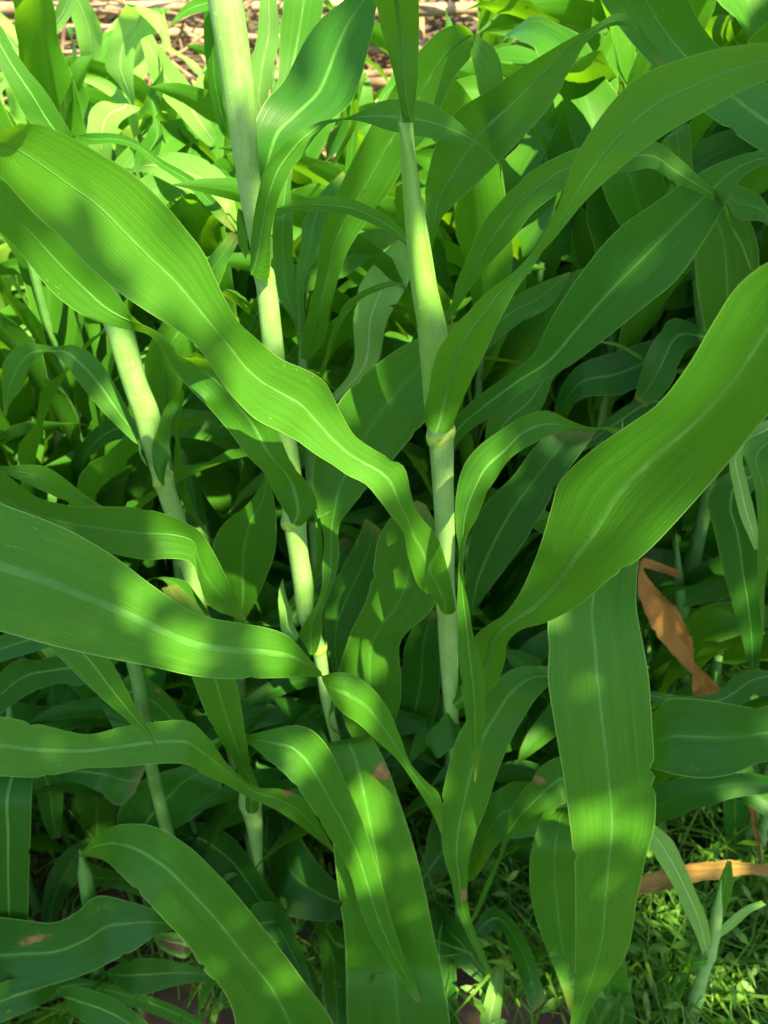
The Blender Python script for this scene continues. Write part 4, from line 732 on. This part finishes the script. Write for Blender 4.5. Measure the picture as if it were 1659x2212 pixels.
scatter('undergrowth', 5200, regA, M['weed'], sprig, 'tiny weed leaves filling the gaps at the lower right')
def strawm(r, x, y, z):
    l = r.uniform(.03, .16); a = r.uniform(0, 6.28); w2 = r.uniform(.001, .004); zz = z + r.uniform(.0, .05); t = r.uniform(-.25, .35)
    d = np.array([math.cos(a), math.sin(a), t]) * l; s = np.array([-math.sin(a), math.cos(a), 0]) * w2; o = np.array([x, y, zz])
    return [tuple(o - s), tuple(o + s), tuple(o + d + s), tuple(o + d - s)], [(0,1,2,3)]
scatter('litter', 8000, lambda r: (r.uniform(-2.6, 2.6), .8 + 3.0 * r.random() ** .6), M['straw'], strawm, 'dry straw litter lying on the soil towards the fence')

# ================================================================== stick fence at the back
fence = tag(empty('brush_fence', (0, 3.25, 0)), 'weathered fence of dry sticks and bamboo rails behind the maize', 'fence')
rs = random.Random(3)
def stick_mesh(seed, r0, bend):
    r = random.Random(seed); n = 7
    pts = [np.array([r.uniform(-bend, bend) if 0 < i < n-1 else 0, r.uniform(-bend, bend) if 0 < i < n-1 else 0, i/(n-1) - .5]) for i in range(n)]
    V, F, UV = tube(pts, [r0 * (1 - .4 * i/(n-1)) for i in range(n)], 6); me = mesh('stick', V, F, UV); me.materials.append(M['stick']); return me
thin = [stick_mesh(i, .007, .03) for i in range(5)]; rail = [stick_mesh(20 + i, .022, .006) for i in range(3)]
def put(nm, me, x, y, z, ln, rot):
    o = bpy.data.objects.new(nm, me); COL.objects.link(o); o.parent = fence; o.location = (x, y - 3.25, z); o.rotation_euler = rot; o.scale = (1.0 + .0 * ln, 1.0, ln); return o
for i in range(5): put('post', rail[i % 3], -2.6 + 1.35 * i + rs.uniform(-.2, .2), 3.32, .72, 1.55, (0, rs.uniform(-.05, .05), 0))
for z in (.22, .42, .60, .78, .93, 1.06, 1.18, 1.30, 1.41):
    for sx in (-2.1, -.7, .7, 2.1): put('rail', rs.choice(rail), sx + rs.uniform(-.1, .1), 3.25 + rs.uniform(-.04, .04), z + rs.uniform(-.03, .03), 1.7, (0, math.radians(90 + rs.uniform(-3, 3)), rs.uniform(-.03, .03)))
for i in range(250):
    a = rs.choice([rs.uniform(55, 125), rs.uniform(55, 125), rs.uniform(-40, 40)])
    put('stick', rs.choice(thin), rs.uniform(-2.7, 2.7), 3.22 + rs.uniform(-.12, .10), rs.uniform(.05, 1.45), rs.uniform(.35, 1.1), (rs.uniform(-.2, .2), math.radians(a), 0))
# dense brush behind the rails
def twig(r, x, y, z):
    l = r.uniform(.1, .5); a = r.gauss(0, .5) + (math.pi if r.random() < .5 else 0); w2 = r.uniform(.002, .006); zz = r.uniform(0, 1.42)
    yy = 3.38 + r.uniform(0, .22); d = np.array([math.cos(a), r.uniform(-.2, .2), math.sin(a)]) * l; s = np.array([-math.sin(a), 0, math.cos(a)]) * w2; o = np.array([x, yy, zz])
    s2 = np.array([0, w2, 0])
    return [tuple(o - s), tuple(o + s), tuple(o + d + s), tuple(o + d - s), tuple(o + s2), tuple(o + d + s2)], [(0,1,2,3), (0,4,5,3), (1,4,5,2)]
br = scatter('brush', 9000, lambda r: (r.uniform(-3.2, 3.2), 3.4), M['stick'], twig, 'dry brush packed behind the rails'); br.parent = fence; br.location = (0, -3.25, 0)
# whitewashed wall seen over the fence at the right
V, F = [], []
def box(x0, y0, z0, x1, y1, z1):
    b = len(V); V.extend([(x0,y0,z0),(x1,y0,z0),(x1,y1,z0),(x0,y1,z0),(x0,y0,z1),(x1,y0,z1),(x1,y1,z1),(x0,y1,z1)])
    F.extend([tuple(i + b for i in q) for q in ((0,3,2,1),(4,5,6,7),(0,1,5,4),(1,2,6,5),(2,3,7,6),(3,0,4,7))])
box(1.2, 5.2, -.05, 9, 5.4, 2.2)
ww = link('wall', mesh('wall', V, F, smooth=False), M['white']); tag(ww, 'sunlit whitewashed wall glimpsed behind the palm at the top right corner', 'wall')
# young palm at the top right
palm = tag(empty('young_palm', (1.55, 2.6, 0)), 'young palm whose thin pale leaflets show in the top right corner', 'palm')
V, F, UV = tube([np.array([0, 0, z]) for z in np.linspace(-.02, .9, 6)], [.03, .028, .026, .024, .02, .015], 8); link('trunk', mesh('trunk', V, F, UV), M['bark'], palm)
for fi in range(7):
    az = fi * .95 + .3; V = []; F = []; spine = []
    for k in range(14):
        s = k / 13; spine.append(np.array([math.cos(az) * .75 * s, math.sin(az) * .75 * s, .88 + .62 * s - .75 * s * s]))
    Vt, Ft, _ = tube(spine, [.006 * (1 - .7 * k/13) for k in range(14)], 5); fr = link('frond', mesh('frond', Vt, Ft), M['far_stalk'], palm)
    for k in range(2, 14):
        for sd in (-1, 1):
            d = np.array([-math.sin(az) * sd + .5 * math.cos(az), math.cos(az) * sd + .5 * math.sin(az), -.15]) * .22; p = spine[k]; b = len(V); wv = np.array([math.cos(az), math.sin(az), .3]) * .006
            V += [tuple(p - wv), tuple(p + wv), tuple(p + d * .5 + wv), tuple(p + d * .5 - wv), tuple(p + d)]; F += [(b, b+1, b+2, b+3), (b+3, b+2, b+4)]
    link('leaflets', mesh('leaflets', V, F, smooth=False), M['sunlit_leaf'], fr)['kind'] = 'stuff'

# ================================================================== unseen tree added outside the frame, crown shaped to dapple the near plants
GAPS = [] # (x, y, Y, radius m): openings of the crown above these sunlit places
def gap(x, y, Y, r): GAPS.append((at(x, y, Y), r))
for g in [(250,430,.555,.015),(75,345,.53,.014),(350,640,.56,.010),(560,880,.58,.018),(640,910,.59,.012),(790,985,.60,.014),(905,1200,.62,.012),(490,130,.70,.016),(590,650,.70,.016),(645,1235,.70,.020),
  (703,1430,.69,.014),(300,870,.80,.020),(368,1085,.80,.014),(910,600,.66,.015),(955,1080,.66,.005),(962,1235,.66,.012),(150,640,.65,.016),(255,705,.655,.010),(400,1130,.59,.014),(400,1240,.60,.014),
  (590,1400,.50,.017),(390,1410,.47,.010),(775,1540,.53,.018),(650,1640,.57,.010),(790,1880,.55,.016),(810,1740,.60,.018),(1300,1770,.46,.014),(545,1220,.80,.016),(800,1430,.76,.018),
  (1080,1770,.66,.014),(1150,1750,.65,.012),(690,250,.73,.020),(1430,1165,.48,.012),(1290,1060,.48,.010),(620,2120,.45,.012),(1500,1990,.61,.012),(1530,2110,.63,.012),(615,330,.67,.010),(940,130,.80,.024),(520,960,.67,.012)]: gap(*g)
for _ in range(34):
    gx_, gy_ = random.uniform(.26, .85), random.uniform(.5, 1.35); GAPS.append((np.array([gx_, gy_, random.uniform(.02, .15)]), random.uniform(.006, .015)))
tr = tag(empty('shade_tree', (2.0, -2.4, 0)), 'unseen broadleaf tree added to cast dappled shade on the near corner of the field', 'tree')
tb = np.array([2.0, -2.4, 0.])
cc = np.array([.1, .8, .8]) + np.array(S) * 2.9
limbs = [([tb, tb + [-.1, .1, 1.2], tb + [-.3, .5, 2.3], (cc + [.3, -.2, .1])], .13, .04)]
Lp = np.array([tb + [.1, .1, 1.6], tb + [.25, .4, 2.7]])
Vt, Ft, Ut = tube(hermite(np.array([[*p, *p, 0] for p in limbs[0][0]]), 24)[0][:, :3] - tb, np.linspace(.13, .035, 24), 12)
trunk = link('trunk', mesh('trunk', Vt, Ft, Ut), M['bark'], tr)
rt = random.Random(9); tips = []
LV = []; LF = []; NL = 0
Sn = np.array(S)
E1 = np.cross(Sn, [0, 0, 1.]); E1 /= np.linalg.norm(E1); E2 = np.cross(E1, Sn)
gp = np.array([g[0] for g in GAPS]); gr = np.array([g[1] for g in GAPS])
def shaded(x, y):   # where on the field (height .8 m) the crown's shade falls
    if y > 1.25 + .9 * max(0, x - .2): return False
    return True
tries = 0
while NL < 40000 and tries < 150000:
    tries += 1
    q = np.array([rt.uniform(-1.0, 2.0), rt.uniform(-.2, 2.9), .8])
    edge = q[1] - (1.17 + 1.6 * max(0, q[0] + .02)) + .12 * math.sin(q[0] * 9)
    if edge > 0: continue
    p = q + Sn * rt.uniform(2.3, 3.4)
    d = p - gp; t = d @ Sn; dist = np.linalg.norm(d - t[:, None] * Sn, axis=1)
    
    e1 = np.cross(Sn, [0, 0, 1.]); e1 /= np.linalg.norm(e1); e2 = np.cross(e1, Sn)
    if mnoise.noise(Vector((float(p @ e1) * 9, float(p @ e2) * 9, 1.7))) > .56: continue
    l = rt.uniform(.032, .058); a = rt.uniform(0, 6.28); tl = rt.uniform(-.7, .3)
    wob = 1 + .8 * np.array([mnoise.noise(Vector((float(p @ E1) * 38, float(p @ E2) * 38, gi_ * 1.7))) for gi_ in ()] or [mnoise.noise(Vector((float(p @ E1) * 38, float(p @ E2) * 38, .3)))])
    if np.any(dist < gr * .95 * wob + l * .40): continue
    dv = np.array([math.cos(a) * math.cos(tl), math.sin(a) * math.cos(tl), math.sin(tl)]); sv = np.cross(dv, [rt.uniform(-.4, .4), rt.uniform(-.4, .4), 1]); sv /= np.linalg.norm(sv)
    w2 = l * .3; o = p - tb - dv * l / 2; b = len(LV)
    LV += [tuple(o), tuple(o + dv*l*.35 + sv*w2), tuple(o + dv*l*.75 + sv*w2*.7), tuple(o + dv*l), tuple(o + dv*l*.75 - sv*w2*.7), tuple(o + dv*l*.35 - sv*w2)]
    LF.append((b, b+1, b+2, b+3, b+4, b+5)); NL += 1
#crown
crown = link('crown', mesh('crown', LV, LF, smooth=False), M['tree_leaf'], tr); crown['kind'] = 'stuff'
for k in range(12):
    tgt = np.array([rt.uniform(-.7, 1.8), rt.uniform(.1, 2.0), .8]); 
    if tgt[1] > 1.1 + .85 * max(0, tgt[0] - .1): tgt[1] = 1.0
    p1 = tgt + Sn * 2.9 - tb; p0 = np.array([.15, .2, rt.uniform(1.8, 2.8)])
    mid_ = (p0 + p1) / 2 + [0, 0, .3]
    # keep limbs out of the gaps is not needed: they are thin
    Vt, Ft, Ut = tube(hermite(np.array([[*p, *p, 0] for p in (p0, mid_, p1)]), 12)[0][:, :3], np.linspace(.04, .008, 12), 7); link('limb', mesh('limb', Vt, Ft, Ut), M['bark'], tr)
